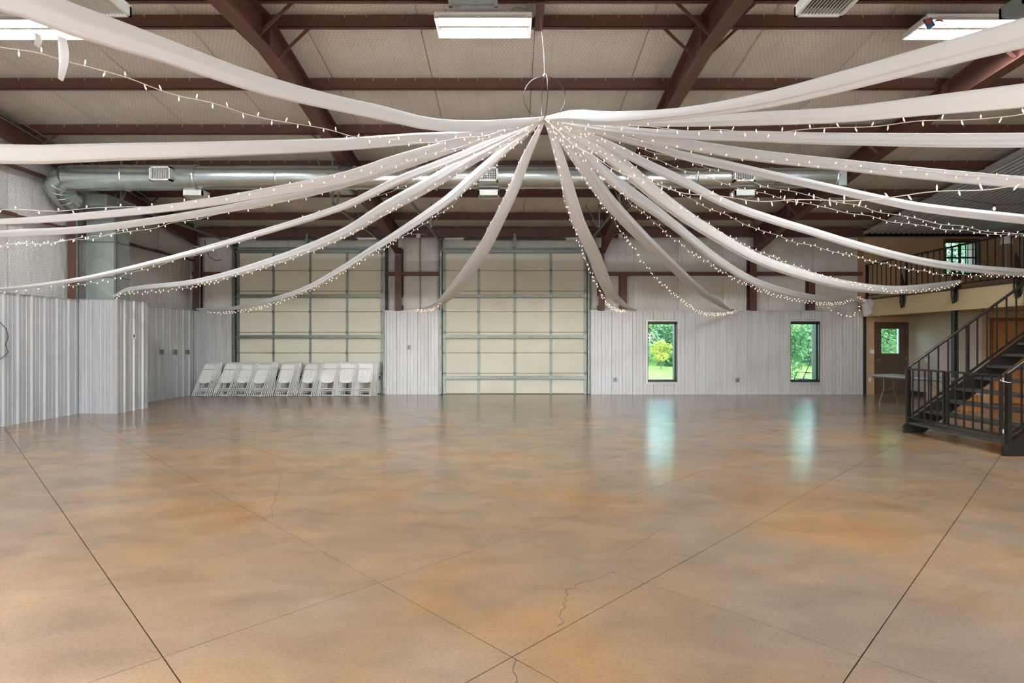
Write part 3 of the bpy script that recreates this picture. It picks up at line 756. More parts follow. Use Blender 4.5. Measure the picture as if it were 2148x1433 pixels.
# ------------------------------------------------------------------ roof
def roof():
    r = MB()
    for ya, yb_ in ((RIDGE, 17.25), (RIDGE, YF-.4)):
        za, zc = zb(ya)+.34, zb(yb_)+.34
        vs = [(XI-.25, ya, za), (XR+.25, ya, za), (XR+.25, yb_, zc), (XI-.25, yb_, zc)]
        vs += [(x, y, z+.05) for x, y, z in vs]
        r.add(vs, [(0,1,2,3),(7,6,5,4),(0,4,5,1),(1,5,6,2),(2,6,7,3),(3,7,4,0)])
    o = struct(r.build('ceiling', M['galvalume']))
    W = 1.65; x = XI-.05; k = 0
    while x < XR:
        x1 = min(x+W, XR)
        for side in (1, -1):
            kn = sorted([p for p in PURLINS if (p-RIDGE)*side > 0], key=lambda p: abs(p-RIDGE))
            kn = [RIDGE]+kn+[16.98 if side > 0 else YF-.05]
            rows = []
            for a, b in zip(kn, kn[1:]):
                for q in range(5): rows.append((a+(b-a)*q/5, math.sin(PI*q/5)))
            rows.append((kn[-1], 0)); nu = 6
            sd = random.random()*10
            vs = []
            for y, s_ in rows:
                for i in range(nu+1):
                    u = i/nu; e = min(1, 8*min(u, 1-u))
                    zz = zb(y)+.21 - .028*s_*e + .012*e*math.sin(sd+u*11+y*3) + (0 if e > 0 else .012)
                    vs.append((x+.004+(x1-x-.008)*u, y, zz))
            n = nu+1
            fs = [(j*n+i, j*n+i+1, (j+1)*n+i+1, (j+1)*n+i) for j in range(len(rows)-1) for i in range(nu)]
            if side > 0: fs = [tuple(reversed(f)) for f in fs]
            MB().add(vs, fs, True).build('insulation_blanket', M['insul_ceil'], o)
        x = x1
    # Z purlins
    for p in PURLINS:
        z = zb(p); s_ = 1 if p > RIDGE else -1
        m = MB(); X0, X1 = -9.45, 14.75
        m.box(X0, X1, p-.004, p+.004, z, z+.2); m.box(X0, X1, p-.064, p, z, z+.006); m.box(X0, X1, p-.064, p-.058, z, z+.022)
        m.box(X0, X1, p, p+.064, z+.194, z+.2); m.box(X0, X1, p+.058, p+.064, z+.175, z+.2)
        m.build('purlin', M['steel'], o)
    # bolts / clips row under the netting
    # rafters
    prof = [(16.60, 4.12), (14.4, 4.57), (9.2, 5.36), (RIDGE, 5.47)]
    profg = [(16.60, 4.36), (12.0, 5.0), (9.2, 5.42), (RIDGE, 5.60)]
    def rafter(x, pr, fw=.2):
        pts = [(y, z) for y, z in pr] + [(2*RIDGE-y, z) for y, z in reversed(pr[:-1])]
        m = MB()
        for (ya, za), (yb_, zc) in zip(pts, pts[1:]):
            for xa, xb, off0, off1, top in ((x-fw/2, x+fw/2, 0, .014, False), (x-.005, x+.005, .0, None, False)):
                ta = zb(ya)-.014 if off1 is None else za+off1; tb = zb(yb_)-.014 if off1 is None else zc+off1
                m.add([(xa,ya,za+off0),(xb,ya,za+off0),(xb,yb_,zc+off0),(xa,yb_,zc+off0),(xa,ya,ta),(xb,ya,ta),(xb,yb_,tb),(xa,yb_,tb)],
                      [(0,1,2,3),(7,6,5,4),(0,4,5,1),(1,5,6,2),(2,6,7,3),(3,7,4,0)])
        for ya, yb_ in ((16.6, RIDGE), (RIDGE, 2*RIDGE-16.6)):
            za, zc = zb(ya)-.014, zb(yb_)-.014; xa, xb = x-fw/2, x+fw/2
            m.add([(xa,ya,za),(xb,ya,za),(xb,yb_,zc),(xa,yb_,zc),(xa,ya,za+.013),(xb,ya,za+.013),(xb,yb_,zc+.013),(xa,yb_,zc+.013)],
                  [(0,1,2,3),(7,6,5,4),(0,4,5,1),(1,5,6,2),(2,6,7,3),(3,7,4,0)])
        # splice plates at ridge and knee
        for yy in (RIDGE, 14.4, 9.2):
            zl = catmull(sorted([(y, z) for y, z in pr]), yy)[0]
            m.box(x-fw/2, x+fw/2, yy-.012, yy+.012, zl, zb(yy)-.012)
        ra = m.build('rafter', M['steel'], o)
        for p in (7.88, 7.28, 10.85, 13.96, 15.57, 5.8):
            zl = catmull(sorted([(y, z) for y, z in pr] + [(2*RIDGE-y, z) for y, z in pr[:-1]]), p)[0]
            for s_ in (-1, 1):
                if p == 15.57 and s_ > 0: continue
                b = MB(); b.bar((x+s_*fw*.4, p, zl+.03), (x+s_*.52, p, zb(p)+.03), .04, .006, (0, 1, 0)); b.bar((x+s_*fw*.4, p+.02, zl+.03), (x+s_*.52, p+.02, zb(p)+.03), .006, .04, (0, 1, 0))
                b.build('flange_brace', M['steel_brace'], ra)
        return ra
    for x in (-3.33, 2.62, 7.07): rafter(x, prof)
    rafter(-9.20, profg, .16)
    # strap between the ridge purlins
    m = MB(); m.box(.31, .42, 7.22, 7.88, 5.86, 5.872); m.box(.36, .37, 7.25, 7.88, 5.872, 5.95); m.build('ridge_strap', M['steel'], o)
    # thin netting wires hanging and clips
    cl = MB()
    for p in PURLINS[:7]:
        X = -9.2
        while X < 10.2:
            cl.box(X, X+.006, p-.07, p-.064, zb(p)+.13, zb(p)+.19); X += random.uniform(.3, .55)
    cl.build('netting_clips', M['galvalume_edge'], o, kind='stuff')
    return o
ceiling = roof()

# ------------------------------------------------------------------ mezzanine (loft) and its walls
mz = struct(MB().box(XM+.04, XR, YF+.02, YB-.01, 2.30, 2.74).build('floor_mezzanine', M['tan']))
MB().box(XM, XM+.04, YF+.02, YB-.01, 2.275, 2.745).build('fascia_board', M['fascia'], mz)
MB().box(XM-.012, XM+.08, YF+.02, YB-.01, 2.745, 2.785).build('floor_edge_strip', M['base_dark'], mz)
for yy in (13.3, 6.0):
    b = MB(); b.bbox(XM+.02, XM+.12, yy-.05, yy+.05, 0, 2.285, .006); b.box(XM-.0, XM+.14, yy-.07, yy+.07, 2.262, 2.275); b.box(XM-.0, XM+.14, yy-.07, yy+.07, 0, .012)
    b.build('support_post', M['black'], mz)
# corrugated ceiling above the loft
def loft_ceiling():
    m = MB(); x = XM; pf = []
    while x < XR:
        pf += [(x, 0), (x+.045, 0), (x+.062, .034), (x+.108, .034), (x+.125, 0)]; x += .1524
    for (ya, yb_) in ((YB, RIDGE), (RIDGE, YF+.05)):
        n = len(pf); vs = [(x, ya, zb(ya)-.03-h) for x, h in pf] + [(x, yb_, zb(yb_)-.03-h) for x, h in pf]
        m.add(vs, [(i, i+1, n+i+1, n+i) for i in range(n-1)])
    o = m.build('ceiling_loft', M['loft_metal']); struct(o)
    e = MB()
    for (ya, yb_) in ((YB, RIDGE), (RIDGE, YF+.05)): e.bar((XM-.01, ya, zb(ya)-.03), (XM-.01, yb_, zb(yb_)-.03), .03, .09)
    e.build('edge_trim', M['galvalume_edge'], o)
loft_ceiling()
# walls beneath the loft
wi = struct(MB().box(11.6, 11.72, 14.0, YB, 0, 2.298).build('wall_hall', M['hall']))
MB().box(11.585, 11.60, 14.0, YB, 0, .13).build('baseboard', M['base_dark'], wi)
wf = MB(); shell_with_openings(wf, 11.72, XR, 14.0, 14.12, 0, 2.298, [(11.86, 12.70, -.01, 2.06)])
wc = struct(wf.build('wall_closet', M['tan']))
MB().box(11.60, 11.72, 13.985, 14.0, 0, 2.298).build('corner_board', M['tan'], wc)
MB().box(12.79, XR, 13.985, 14.0, 0, .12).build('baseboard', M['base_dark'], wc)
def wood_door():
    x0, x1, z1 = 11.86, 12.70, 2.06
    m = MB(); m.bbox(x0, x1, 14.03, 14.07, .01, z1, .003); d = struct(m.build('door_4', M['wood']))
    f = MB(); t = .075
    f.box(x0-t, x0, 13.98, 14.0, 0, z1+t); f.box(x1, x1+t, 13.98, 14.0, 0, z1+t); f.box(x0, x1, 13.98, 14.0, z1, z1+t); f.build('door_casing', M['wood_dark'], d)
    for a, b in ((x0+.1, (x0+x1)/2-.04), ((x0+x1)/2+.04, x1-.1)):
        p = MB(); p.bbox(a, b, 14.012, 14.03, .25, .85, .012); p.build('door_panel', M['wood'], d)
    a, b = x0+.1, x1-.1; arc = [(a, 1.0), (b, 1.0), (b, 1.68)] + [(b+(a-b)*k/10, 1.68+.16*math.sin(PI*k/10)) for k in range(1, 10)] + [(a, 1.68)]
    p = MB(); p.extrude(arc, (0, 14.012, 0), (1,0,0), (0,0,1), (0,1,0), .018); p.build('arched_panel', M['wood'], d)
    k = MB(); k.lathe([(.025, 0), (.012, -.01), (.012, -.03), (.027, -.045), (.02, -.065)], (x1-.06, 14.03, .98), 'y', 12); k.build('door_knob', M['galv'], d)
wood_door()

# ------------------------------------------------------------------ loft railing
def loft_railing():
    r = thing('loft_railing', 'black steel railing with thin balusters along the mezzanine edge', 'railing', (XM+.02, 13.0, 2.785))
    X = XM+.02; Y0, Y1 = 9.75, 16.55
    def seg(Y0, Y1):
        MB().bar((X, Y0, 3.77), (X, Y1, 3.77), .045, .035).build('top_rail', M['black'], r)
        MB().bar((X, Y0, 2.88), (X, Y1, 2.88), .03, .03).build('bottom_rail', M['black'], r)
        Y = Y1-.12
        while Y > Y0:
            MB().bar((X, Y, 2.88), (X, Y, 3.77), .016, .016, (0, 1, 0)).build('baluster', M['black'], r); Y -= .196
    seg(9.75, 16.55); seg(YF+.1, 7.5)
    for Y in (16.5, 14.84, 13.08, 11.4, 9.78, 7.5, 5.7, 3.9):
        MB().bar((X, Y, 2.785), (X, Y, 3.80), .045, .045, (0, 1, 0)).build('post', M['black'], r)
    return r
loft_railing()
def scroll_bracket(Y, label):
    """cast bracket with a pointed leaf above and two S scrolls below, hung on the fascia"""
    t = thing('scroll_bracket', label, 'bracket', (XM-.03, Y, 2.56), 'ornamental brackets on the mezzanine fascia')
    X = XM-.045
    lf = [(-.05, 2.84), (-.06, 2.95), (-.035, 3.08), (.0, 3.22), (.035, 3.36), (.045, 3.36), (.05, 3.15), (.06, 2.98), (.055, 2.84)]
    MB().extrude([(a*1.5, b) for a, b in lf], (X, Y, 0), (0,1,0), (0,0,1), (1,0,0), .022).build('leaf_point', M['black'], t)
    bp = [(-.085, 2.84), (-.095, 2.60), (-.06, 2.50), (0, 2.46), (.05, 2.44), (.06, 2.50), (.095, 2.60), (.085, 2.84)]
    fr = MB(); fr.tube([(X, Y+a, b) for a, b in bp], .016, 8, closed=True); fr.build('rim', M['black'], t)
    for zc in (2.62, 2.75):
        s = MB(); pts = []
        for k in range(25):
            a = -PI*1.25+k/24*PI*2.5
            rr = .030
            if k <= 12: ang = PI*.1+ (k/12)*PI*1.4; pts.append((X, Y+rr*1.25*math.cos(ang), zc+.030+rr*math.sin(ang)))
            else: ang = PI*.5-((k-12)/12)*PI*1.4; pts.append((X, Y+rr*1.25*math.cos(ang), zc-.030+rr*math.sin(ang)))
        s.tube(pts, .010, 6); s.build('scroll', M['black'], t)
    MB().box(X-.004, XM, Y-.02, Y+.02, 2.46, 2.84).build('back_plate', M['black'], t)
scroll_bracket(14.90, 'black scrolled bracket on the beige fascia, farthest from the stairs')
scroll_bracket(13.15, 'black scrolled bracket on the beige fascia above the dark support post')
scroll_bracket(11.5, 'black scrolled bracket on the fascia where the stair handrail crosses it')

# ------------------------------------------------------------------ staircase
def staircase():
    s = thing('staircase', 'black open-riser steel staircase rising to the mezzanine', 'staircase', (8.4, 8.6, 0))
    YA, YN = 9.62, 7.68; run, rise = .262, .1915; X0 = 6.66; n = 14
    k = rise/run
    for Y in (YA, YN):
        m = MB(); dY = .045
        # stringer: channel side plate with a level foot
        bx = X0-.02
        prof = [(bx, 0), (bx, .125), (bx+.11, .175+.02), (XM-.02, .195+k*(XM-.02-bx-.11)+.02), (XM-.02, -.10+k*(XM-.02-bx-.11)+.02), (bx+.32, 0)]
        m.extrude(prof, (0, Y-dY/2, 0), (1,0,0), (0,0,1), (0,1,0), dY)
        m.build('stringer', M['stair_black'], s)
        f = MB(); f.bar((bx+.11, Y, .20), (XM-.02, Y, .20+k*(XM-.02-bx-.11)), .075, .012, (0,0,1)); f.build('stringer_flange', M['stair_black'], s)
    for i in range(n):
        x = X0+.05+run*i; z = rise*(i+1)
        if z > 2.74: break
        m = MB(); m.bbox(x, x+.27, YN+.02, YA-.02, z-.045, z, .005); m.build('tread', M['tread'], s)
    for Y in (YA, YN):
        zt = lambda x: 1.117+.722*(x-6.725); zl = lambda x: .315+.735*(x-6.79)
        xe = XM-.02
        MB().tube([(6.70, Y, zt(6.70)), (xe, Y, zt(xe))], .024, 8).build('handrail', M['stair_black'], s)
        MB().bar((6.75, Y, zl(6.75)), (xe, Y, zl(xe)), .03, .03).build('lower_rail', M['stair_black'], s)
        x = 6.90; q = 0
        while x < xe-.05:
            if q % 6 == 5: MB().bar((x, Y, zl(x)-.20), (x, Y, zt(x)), .04, .04, (0,1,0)).build('rail_post', M['stair_black'], s)
            else: MB().bar((x, Y, zl(x)), (x, Y, zt(x)), .018, .018, (0,1,0)).build('baluster', M['stair_black'], s)
            x += .165; q += 1
        MB().bar((6.72, Y, .13), (6.72, Y, 1.125), .055, .055, (0,1,0)).build('newel_post', M['stair_black'], s)
    return s
staircase()
def gate():
    g = thing('stair_gate', 'two-leaf black steel gate closed across the foot of the stairs', 'gate', (6.66, 8.65, .275))
    X = 6.665
    for a, b in ((9.57, 8.75), (8.68, 7.73)):
        f = MB()
        for z in (.275, 1.085): f.bar((X, a, z), (X, b, z), .032, .028)
        for y in (a, b): f.bar((X, y, .275), (X, y, 1.085), .036, .036, (0,1,0))
        f.build('gate_frame', M['stair_black'], g)
        n = 6
        for k in range(1, n):
            y = a+(b-a)*k/n; MB().bar((X, y, .28), (X, y, 1.08), .018, .018, (0,1,0)).build('baluster', M['stair_black'], g)
    for y, z in ((9.60, .33), (9.60, 1.03), (7.70, .33), (7.70, 1.03)):
        MB().tube([(X, y, z-.03), (X, y, z+.03)], .014, 8).build('gate_hinge', M['galv_dark'], g)
    w_ = MB(); w_.tube([(X-.02, 7.72, 1.03), (X-.06, 7.66, 1.02), (X-.02, 7.6, 1.0), (X+.04, 7.62, 1.0)], .004, 6); w_.build('latch_wire', M['cable_w'], g)
gate()

# ------------------------------------------------------------------ folding table
def folding_table():
    A = Vector((8.80, 14.05, 0)); d = Vector((.28, -.96, 0)).normalized(); p = Vector((-d.y, d.x, 0))
    L, W = 1.83, .74; zt = .74
    c = A + d*(L/2) + p*(W/2)
    t = thing('folding_table', 'long grey folding table on bent steel legs before the brown door', 'table', (c.x, c.y, 0))
    top = MB(); r = .05
    def rr(inset):
        pts = []
        for cx, cy, a0 in ((L/2-r, W/2-r, 0), (-L/2+r, W/2-r, PI/2), (-L/2+r, -W/2+r, PI), (L/2-r, -W/2+r, 1.5*PI)):
            for k in range(5):
                a = a0+k*PI/8; pts.append((cx+(r-inset)*math.cos(a), cy+(r-inset)*math.sin(a)))
        return pts
    lay = [(rr(.008), zt), (rr(0), zt-.008), (rr(0), zt-.04), (rr(.012), zt-.045)]
    vs = []; n = 20
    for pts, z in lay:
        for a, b in pts: q = c + d*a + p*b; vs.append((q.x, q.y, z))
    fs = [tuple(range(n)), tuple(reversed(range(3*n, 4*n)))]
    for i in range(3):
        for k in range(n): fs.append((i*n+k, (i+1)*n+k, (i+1)*n+(k+1) % n, i*n+(k+1) % n))
    top.add(vs, fs); top.build('tabletop', M['table_top'], t)
    rail = MB()
    for s_ in (-1, 1):
        a = c+d*(-L/2+.1)+p*(s_*(W/2-.06)); b = c+d*(L/2-.1)+p*(s_*(W/2-.06)); rail.bar((a.x, a.y, zt-.06), (b.x, b.y, zt-.06), .02, .03)
    rail.build('apron_rail', M['table_leg'], t)
    for e in (-1, 1):
        o = c + d*(e*(L/2-.26))
        def Q(b, z, along=0): q = o+p*b+d*along; return (q.x, q.y, z)
        m = MB()
        for s_ in (-1, 1):
            m.tube([Q(s_*.16, zt-.05), Q(s_*.155, .42), Q(s_*.16, .36), Q(s_*.25, .16), Q(s_*.28, .10), Q(s_*.285, 0)], .0135, 8)
        m.tube([Q(-.16, .37), Q(.16, .37)], .011, 8)
        m.build('leg', M['table_leg'], t)
        b = MB(); b.tube([Q(0, .37), Q(0, zt-.07, -e*.32)], .008, 6); b.tube([Q(.155, zt-.2), Q(.155, zt-.07, -e*.2)], .008, 6); b.build('leg_brace', M['table_leg'], t)
folding_table()

# ------------------------------------------------------------------ folding chairs leaning in stacks
def chair_proto(under):
    r = bpy.data.objects.new('folding_chair', None); COL.objects.link(r); r.empty_display_size = .1
    fr = MB(); wt, hb = .225, .92
    pts = [(-.235, 0, .012), (-.228, 0, .45), (-.215, 0, .82)]
    for k in range(1, 6): a = PI-k*PI/2/6*1.0; pts.append((-.215+.07+.07*math.cos(a)*1.0, 0, .85+.07*math.sin(a)))
    pts += [(-.14, 0, hb), (.14, 0, hb)]
    pts = pts + [(-x, y, z) for x, y, z in reversed(pts[:-1])]
    seen = []
    for q in pts:
        if not seen or (Vector(q)-Vector(seen[-1])).length > .004: seen.append(q)
    fr.tube(seen, .0115, 6); fr.tube([(-.232, 0, .20), (.232, 0, .20)], .009, 6)
    a = fr.build('frame', M['chair_tube'], r, (0,0,0))
    lg = MB(); lg.tube([(-.195, .03, .012), (-.19, .03, .40), (-.20, .012, .58)], .0105, 6); lg.tube([(.195, .03, .012), (.19, .03, .40), (.20, .012, .58)], .0105, 6)
    lg.tube([(-.195, .03, .03), (.195, .03, .03)], .009, 6); lg.tube([(-.192, .03, .16), (.192, .03, .16)], .008, 6)
    lg.build('leg_frame', M['chair_tube'], r, (0,0,0))
    bk = MB()
    def slab(pts2, y0, y1):
        n = len(pts2); vs = [(x, y0, z) for x, z in pts2] + [(x, y1, z) for x, z in pts2]
        return vs, [tuple(range(n)), tuple(reversed(range(n, 2*n)))] + [(i, n+i, n+(i+1) % n, (i+1) % n) for i in range(n)]
    o = [(-.2, .775), (.2, .775)] + [(.2, .86), (.185, .893), (.15, .905), (-.15, .905), (-.185, .893), (-.2, .86)]
    bk.add(*slab(o, -.014, .008)); bk.build('backrest', M['white_plastic'], r, (0,0,0))
    st = MB(); o = [(-.165, .745), (-.185, .72), (-.19, .60), (-.185, .46), (-.165, .405), (-.11, .375), (0, .365), (.11, .375), (.165, .405), (.185, .46), (.19, .60), (.185, .72), (.165, .745)]
    st.add(*slab(o, -.016, .010)); stp = st.build('seat', M['white_plastic'], r, (0,0,0))
    if under:
        rb = MB()
        for x in (-.06, .06): rb.bbox(x-.006, x+.006, -.026, -.016, .54, .72, .002)
        arc = [(.15*math.cos(a), -.021, .46+.05*math.sin(2*abs(a-PI/2))+.03) for a in [k*PI/14 for k in range(15)]]
        rb.tube(arc, .006, 5)
        rb.tube([(-.13, -.02, .44), (.13, -.02, .44)], .005, 5); rb.build('seat_rib', M['chair_tube'], stp, (0,0,0))
        rm = MB(); rm.tube([(x*.95, -.018, .555+(z-.555)*.95) for x, z in o], .006, 5, closed=True); rm.build('seat_rim', M['chair_tube'], stp, (0,0,0))
    ft = MB()
    for x in (-.235, .235): ft.tube([(x, 0, 0), (x, 0, .03)], .014, 8)
    ft.build('foot_cap', M['galvalume_edge'], r, (0,0,0))
    return r
protoA = chair_proto(False); protoB = chair_proto(True)
stacks = [(401, 6, 0), (446, 5, 1), (481, 6, 1), (521, 7, 0), (571, 6, 1), (621, 5, 1), (665, 5, 0), (704, 5, 0), (743, 5, 1)]
ordw = ['first', 'second', 'third', 'fourth', 'fifth', 'sixth', 'seventh', 'eighth', 'ninth']
first = {0: True, 1: True}
lens = ['shallow', 'deep']
for si, (px, cnt, und) in enumerate(stacks):
    bx = (px-CX)*16.05/F + .235
    if si == 3: by = 15.86
    else: by = 15.98
    for k in range(cnt):
        u = und if k == 0 else random.randint(0, 1)
        pr = protoB if u else protoA
        if first[u]: c = pr; first[u] = False
        else: c = dup(pr)
        lean = math.radians((25 if si < 6 else 22)-1.6*k+random.uniform(-.6, .6)); yaw = -math.radians((20 if si < 4 else (17 if si < 6 else 9))+random.uniform(-2, 2))
        if si == 8: yaw = -math.radians(6)
        c.location = (bx+.036*k, by+.042*k, .004)
        c.rotation_euler = (0, 0, 0)
        R = Matrix.Rotation(yaw, 4, 'Z') @ Matrix.Rotation(-lean, 4, 'X')
        c.rotation_euler = R.to_euler(); c.scale = (1.04, 1.04, 1.07)
        side = 'left by the corner' if si == 0 else ('beside the white column strip' if False else '')
        seatw = 'ribbed seat underside' if u else 'smooth seat'
        if k == 0: lab = 'front white folding chair of the %s stack from the left, %s showing' % (ordw[si], seatw)
        elif k == cnt-1: lab = 'rearmost white folding chair of the %s stack from the left' % ordw[si]
        else: lab = 'white folding chair, %s from the front in the %s stack from the left' % (ordw[k], ordw[si])
        tag(c, lab, 'chair', 'white folding chairs stacked against the left garage door')

# ------------------------------------------------------------------ ductwork
def spiral_duct(name, label, Y, z, segs, r1, cat='duct'):
    t = thing(name, label, cat, ((segs[0][0]+segs[-1][1])/2, Y, z))
    for x0, x1, r in segs:
        m = MB(); n = max(2, int((x1-x0)/.12)); prof = []
        m.lathe([(r, x0), (r, x1)], (0, Y, z), 'x', 36)
        # spiral lock seam
        pts = []; turns = (x1-x0)/.18; N = int(turns*18)
        for k in range(N+1):
            a = 2*PI*k/18; pts.append((x0+(x1-x0)*k/N, Y+math.cos(a)*r, z+math.sin(a)*r))
        m.build('duct_section', M['duct'], t)
        MB().tube(pts, .0028, 4).build('spiral_seam', M['duct'], t)
        MB().lathe([(r-.002, x1-.03), (r+.012, x1-.02), (r+.012, x1+.02), (r-.002, x1+.03)], (0, Y, z), 'x', 36).build('joint_collar', M['duct'], t)
    return t
YD = 11.2; ZD = EYE-(374-CY)*YD/F
far_duct = spiral_duct('spiral_duct', 'long shiny spiral air duct hung under the far roof slope', YD, ZD,
    [(-8.75, -7.6, .245), (-7.6, -6.2, .245), (-6.2, -4.6, .222), (-4.6, -3.1, .222), (-3.1, -1.5, .222), (-1.5, 0.2, .205), (.2, 1.9, .205), (1.9, 3.6, .19), (3.6, 5.1, .19), (5.1, 6.35, .19)], .25)
def elbow():
    # gored elbow that turns back from the duct to the riser
    m = MB(); R = .62; c = Vector((-8.75, YD+R, ZD)); r = .245
    pts = []
    for k in range(6):
        a = PI*.5*k/5; pts.append(Vector((c.x-R*math.sin(a)*.72, YD+R*(1-math.cos(a)), ZD-.30*(k/5)**1.3)))
    rs = [r]*len(pts); m.tube(pts, rs, 28); m.build('gored_elbow', M['duct'], far_duct)
    for p, q in zip(pts[1:-1], pts[2:]):
        t = (q-p).normalized(); mm = MB()
        u = Vector((0,0,1)); u = (u-t*u.dot(t)).normalized(); sd = t.cross(u)
        mm.tube([p+(u*math.cos(2*PI*k/28)+sd*math.sin(2*PI*k/28))*(r+.003) for k in range(28)], .008, 6, closed=True); mm.build('elbow_rib', M['duct'], far_duct)
elbow()
MB().bbox(6.35, 6.50, YD-.2, YD+.2, ZD-.2, ZD+.22, .01).build('end_box', M['duct_flat'], far_duct)
for k in range(8):
    x = -8.2+k*1.98
    h = MB(); h.tube([(x, YD-.1, ZD+.2), (x, YD-.02, zb(YD)+.1)], .003, 5); h.tube([(x, YD+.1, ZD+.2), (x, YD+.02, zb(YD)+.1)], .003, 5); h.build('duct_hanger', M['galv'], far_duct)
def register(parent, x, w_=.45, h_=.27, face='front', Yf=None, zc=None):
    m = MB(); Y0 = Yf; z = zc
    if face == 'front':
        m.box(x-w_/2, x-w_/2+.03, Y0-.02, Y0+.14, z-h_/2, z+h_/2); m.box(x+w_/2-.03, x+w_/2, Y0-.02, Y0+.14, z-h_/2, z+h_/2)
        m.box(x-w_/2, x+w_/2, Y0-.02, Y0+.14, z+h_/2-.03, z+h_/2); m.box(x-w_/2, x+w_/2, Y0-.02, Y0+.14, z-h_/2, z-h_/2+.03)
        o = m.build('register_frame', M['grille'], parent)
        MB().box(x-w_/2+.02, x+w_/2-.02, Y0+.06, Y0+.07, z-h_/2+.02, z+h_/2-.02).build('register_back', M['dark_in'], o)
        for k in range(1, 12): MB().box(x-w_/2+w_*k/12-.004, x-w_/2+w_*k/12+.004, Y0, Y0+.03, z-h_/2+.03, z+h_/2-.03).build('vertical_blade', M['grille'], o)
        for k in range(1, 8): MB().box(x-w_/2+.03, x+w_/2-.03, Y0+.032, Y0+.05, z-h_/2+h_*k/8-.003, z-h_/2+h_*k/8+.003).build('horizontal_blade', M['grille'], o)
for x in (-6.76, -.47, 4.49):
    rr = .245 if x < -6.2 else (.205 if x < 1 else .19)
    register(far_duct, x, .40, .27, 'front', YD-rr-.06, ZD-.0)
def down_diffuser(name, x, Y, z, label, w_=.46, d_=.36, group=None, body='grille', slats=True):
    t = thing(name, label, 'vent', (x, Y, z), group)
    m = MB(); t_ = .03; h = .10
    m.box(x-w_/2, x+w_/2, Y-d_/2, Y-d_/2+t_, z, z+h); m.box(x-w_/2, x+w_/2, Y+d_/2-t_, Y+d_/2, z, z+h); m.box(x-w_/2, x-w_/2+t_, Y-d_/2, Y+d_/2, z, z+h); m.box(x+w_/2-t_, x+w_/2, Y-d_/2, Y+d_/2, z, z+h)
    m.box(x-w_/2, x+w_/2, Y-d_/2, Y+d_/2, z+h, z+h+.01); m.build('vent_box', M[body], t)
    if slats:
        MB().box(x-w_/2+.02, x+w_/2-.02, Y-d_/2+.02, Y+d_/2-.02, z+h-.02, z+h-.01).build('dark_throat', M['dark_in'], t)
        for k in range(1, 14): MB().bar((x-w_/2+w_*k/14, Y-d_/2+.03, z+.02), (x-w_/2+w_*k/14, Y+d_/2-.03, z+.02), .004, .03, (.4,0,1)).build('louver', M[body], t)
    else: MB().box(x-w_/2+.02, x+w_/2-.02, Y-d_/2+.02, Y+d_/2-.02, z+.01, z+.02).build('bottom_pan', M[body], t)
    return t
for x, lab in ((-6.3, 'small white box vent under the duct near the wall elbow'), (-.46, 'small white box vent under the duct behind the middle register'), (4.6, 'small white box vent under the duct behind the right register')):
    t = down_diffuser('box_vent', x, YD+.12, ZD-.345, lab, .42, .30, 'box vents under the far duct')
# near duct (just above the picture) with downward vents
near_duct = spiral_duct('spiral_duct', 'second spiral air duct along the near roof slope above the frame', 5.55, 5.25, [(-8.6, -4.6, .19), (-4.6, -.5, .19), (-.5, 3.6, .19), (3.6, 6.4, .19)], .19)
down_diffuser('ceiling_vent', -4.12, 5.62, 4.86, 'white louvered vent at the upper left, cut by the top edge', .48, .34, 'louvered vents under the near duct')
down_diffuser('ceiling_vent', 3.12, 5.62, 4.86, 'white louvered vent at the upper right beside the rafter', .48, .34, 'louvered vents under the near duct')
down_diffuser('ceiling_vent', -.40, 5.75, 5.02, 'plain grey box vent above the middle ceiling light', .50, .30, 'louvered vents under the near duct', 'galv', False)
down_diffuser('ceiling_vent', 5.35, 5.85, 4.96, 'grey box vent at the upper right corner', .40, .30, 'louvered vents under the near duct', 'galv', False)
# riser duct
def riser():
    t = thing('duct_riser', 'rectangular galvanized duct rising from the boxed corner on the left wall', 'duct', (-8.97, 12.6, WH))
    m = MB(); x0, x1, y0, y1 = -9.28, -8.655, 12.36, 12.84
    for z0, z1 in ((WH+.035, 2.95), (2.95, 3.72), (3.72, 4.42)):
        s = MB(); s.bbox(x0, x1, y0, y1, z0+.004, z1-.004, .008)
        o = s.build('duct_section', M['duct_flat'], t)
        c = MB()   # cross-broken face creases
        c.tube([(x0+.02, y0-.001, z1-.02), (x1-.02, y0-.001, z0+.02)], .004, 4); c.tube([(x1+.001, y0+.02, z1-.02), (x1+.001, y1-.02, z0+.02)], .004, 4); c.build('cross_break', M['duct_flat'], o)
        f = MB(); f.bbox(x0-.012, x1+.012, y0-.012, y1+.012, z1-.014, z1+.014, .003); f.build('drive_cleat', M['galv'], t)
    s = MB(); s.bbox(x0-.0, x1+.12, y0-.42, y1+.05, 4.42, 4.66, .01); s.build('plenum_box', M['duct_flat'], t)
    for x, y in ((-9.26, 12.06), (-8.60, 12.30)):
        p = MB(); p.bar((x, y, WH), (x, y, 4.75), .04, .04, (0,1,0)); p.build('strut_post', M['galv'], t)
riser()
# grey vent box near the end of the left door track
t = thing('opener_box', 'grey steel box hung beside the rafter at the end of the door track', 'box', (-3.62, 11.95, 4.66))
m = MB(); m.bbox(-3.88, -3.36, 11.75, 12.15, 4.70, 4.86, .01); m.build('housing', M['galv'], t)
m = MB(); m.box(-3.84, -3.40, 11.79, 12.11, 4.685, 4.70); m.build('bottom_cover', M['grille'], t)
m = MB(); m.bar((-3.62, 11.95, 4.86), (-3.62, 11.95, zb(11.95)+.1), .03, .03, (0,1,0)); m.bar((-3.70, 11.95, 4.40), (-3.64, 11.95, 4.70), .04, .03, (0,1,0)); m.build('hanger', M['galv'], t)

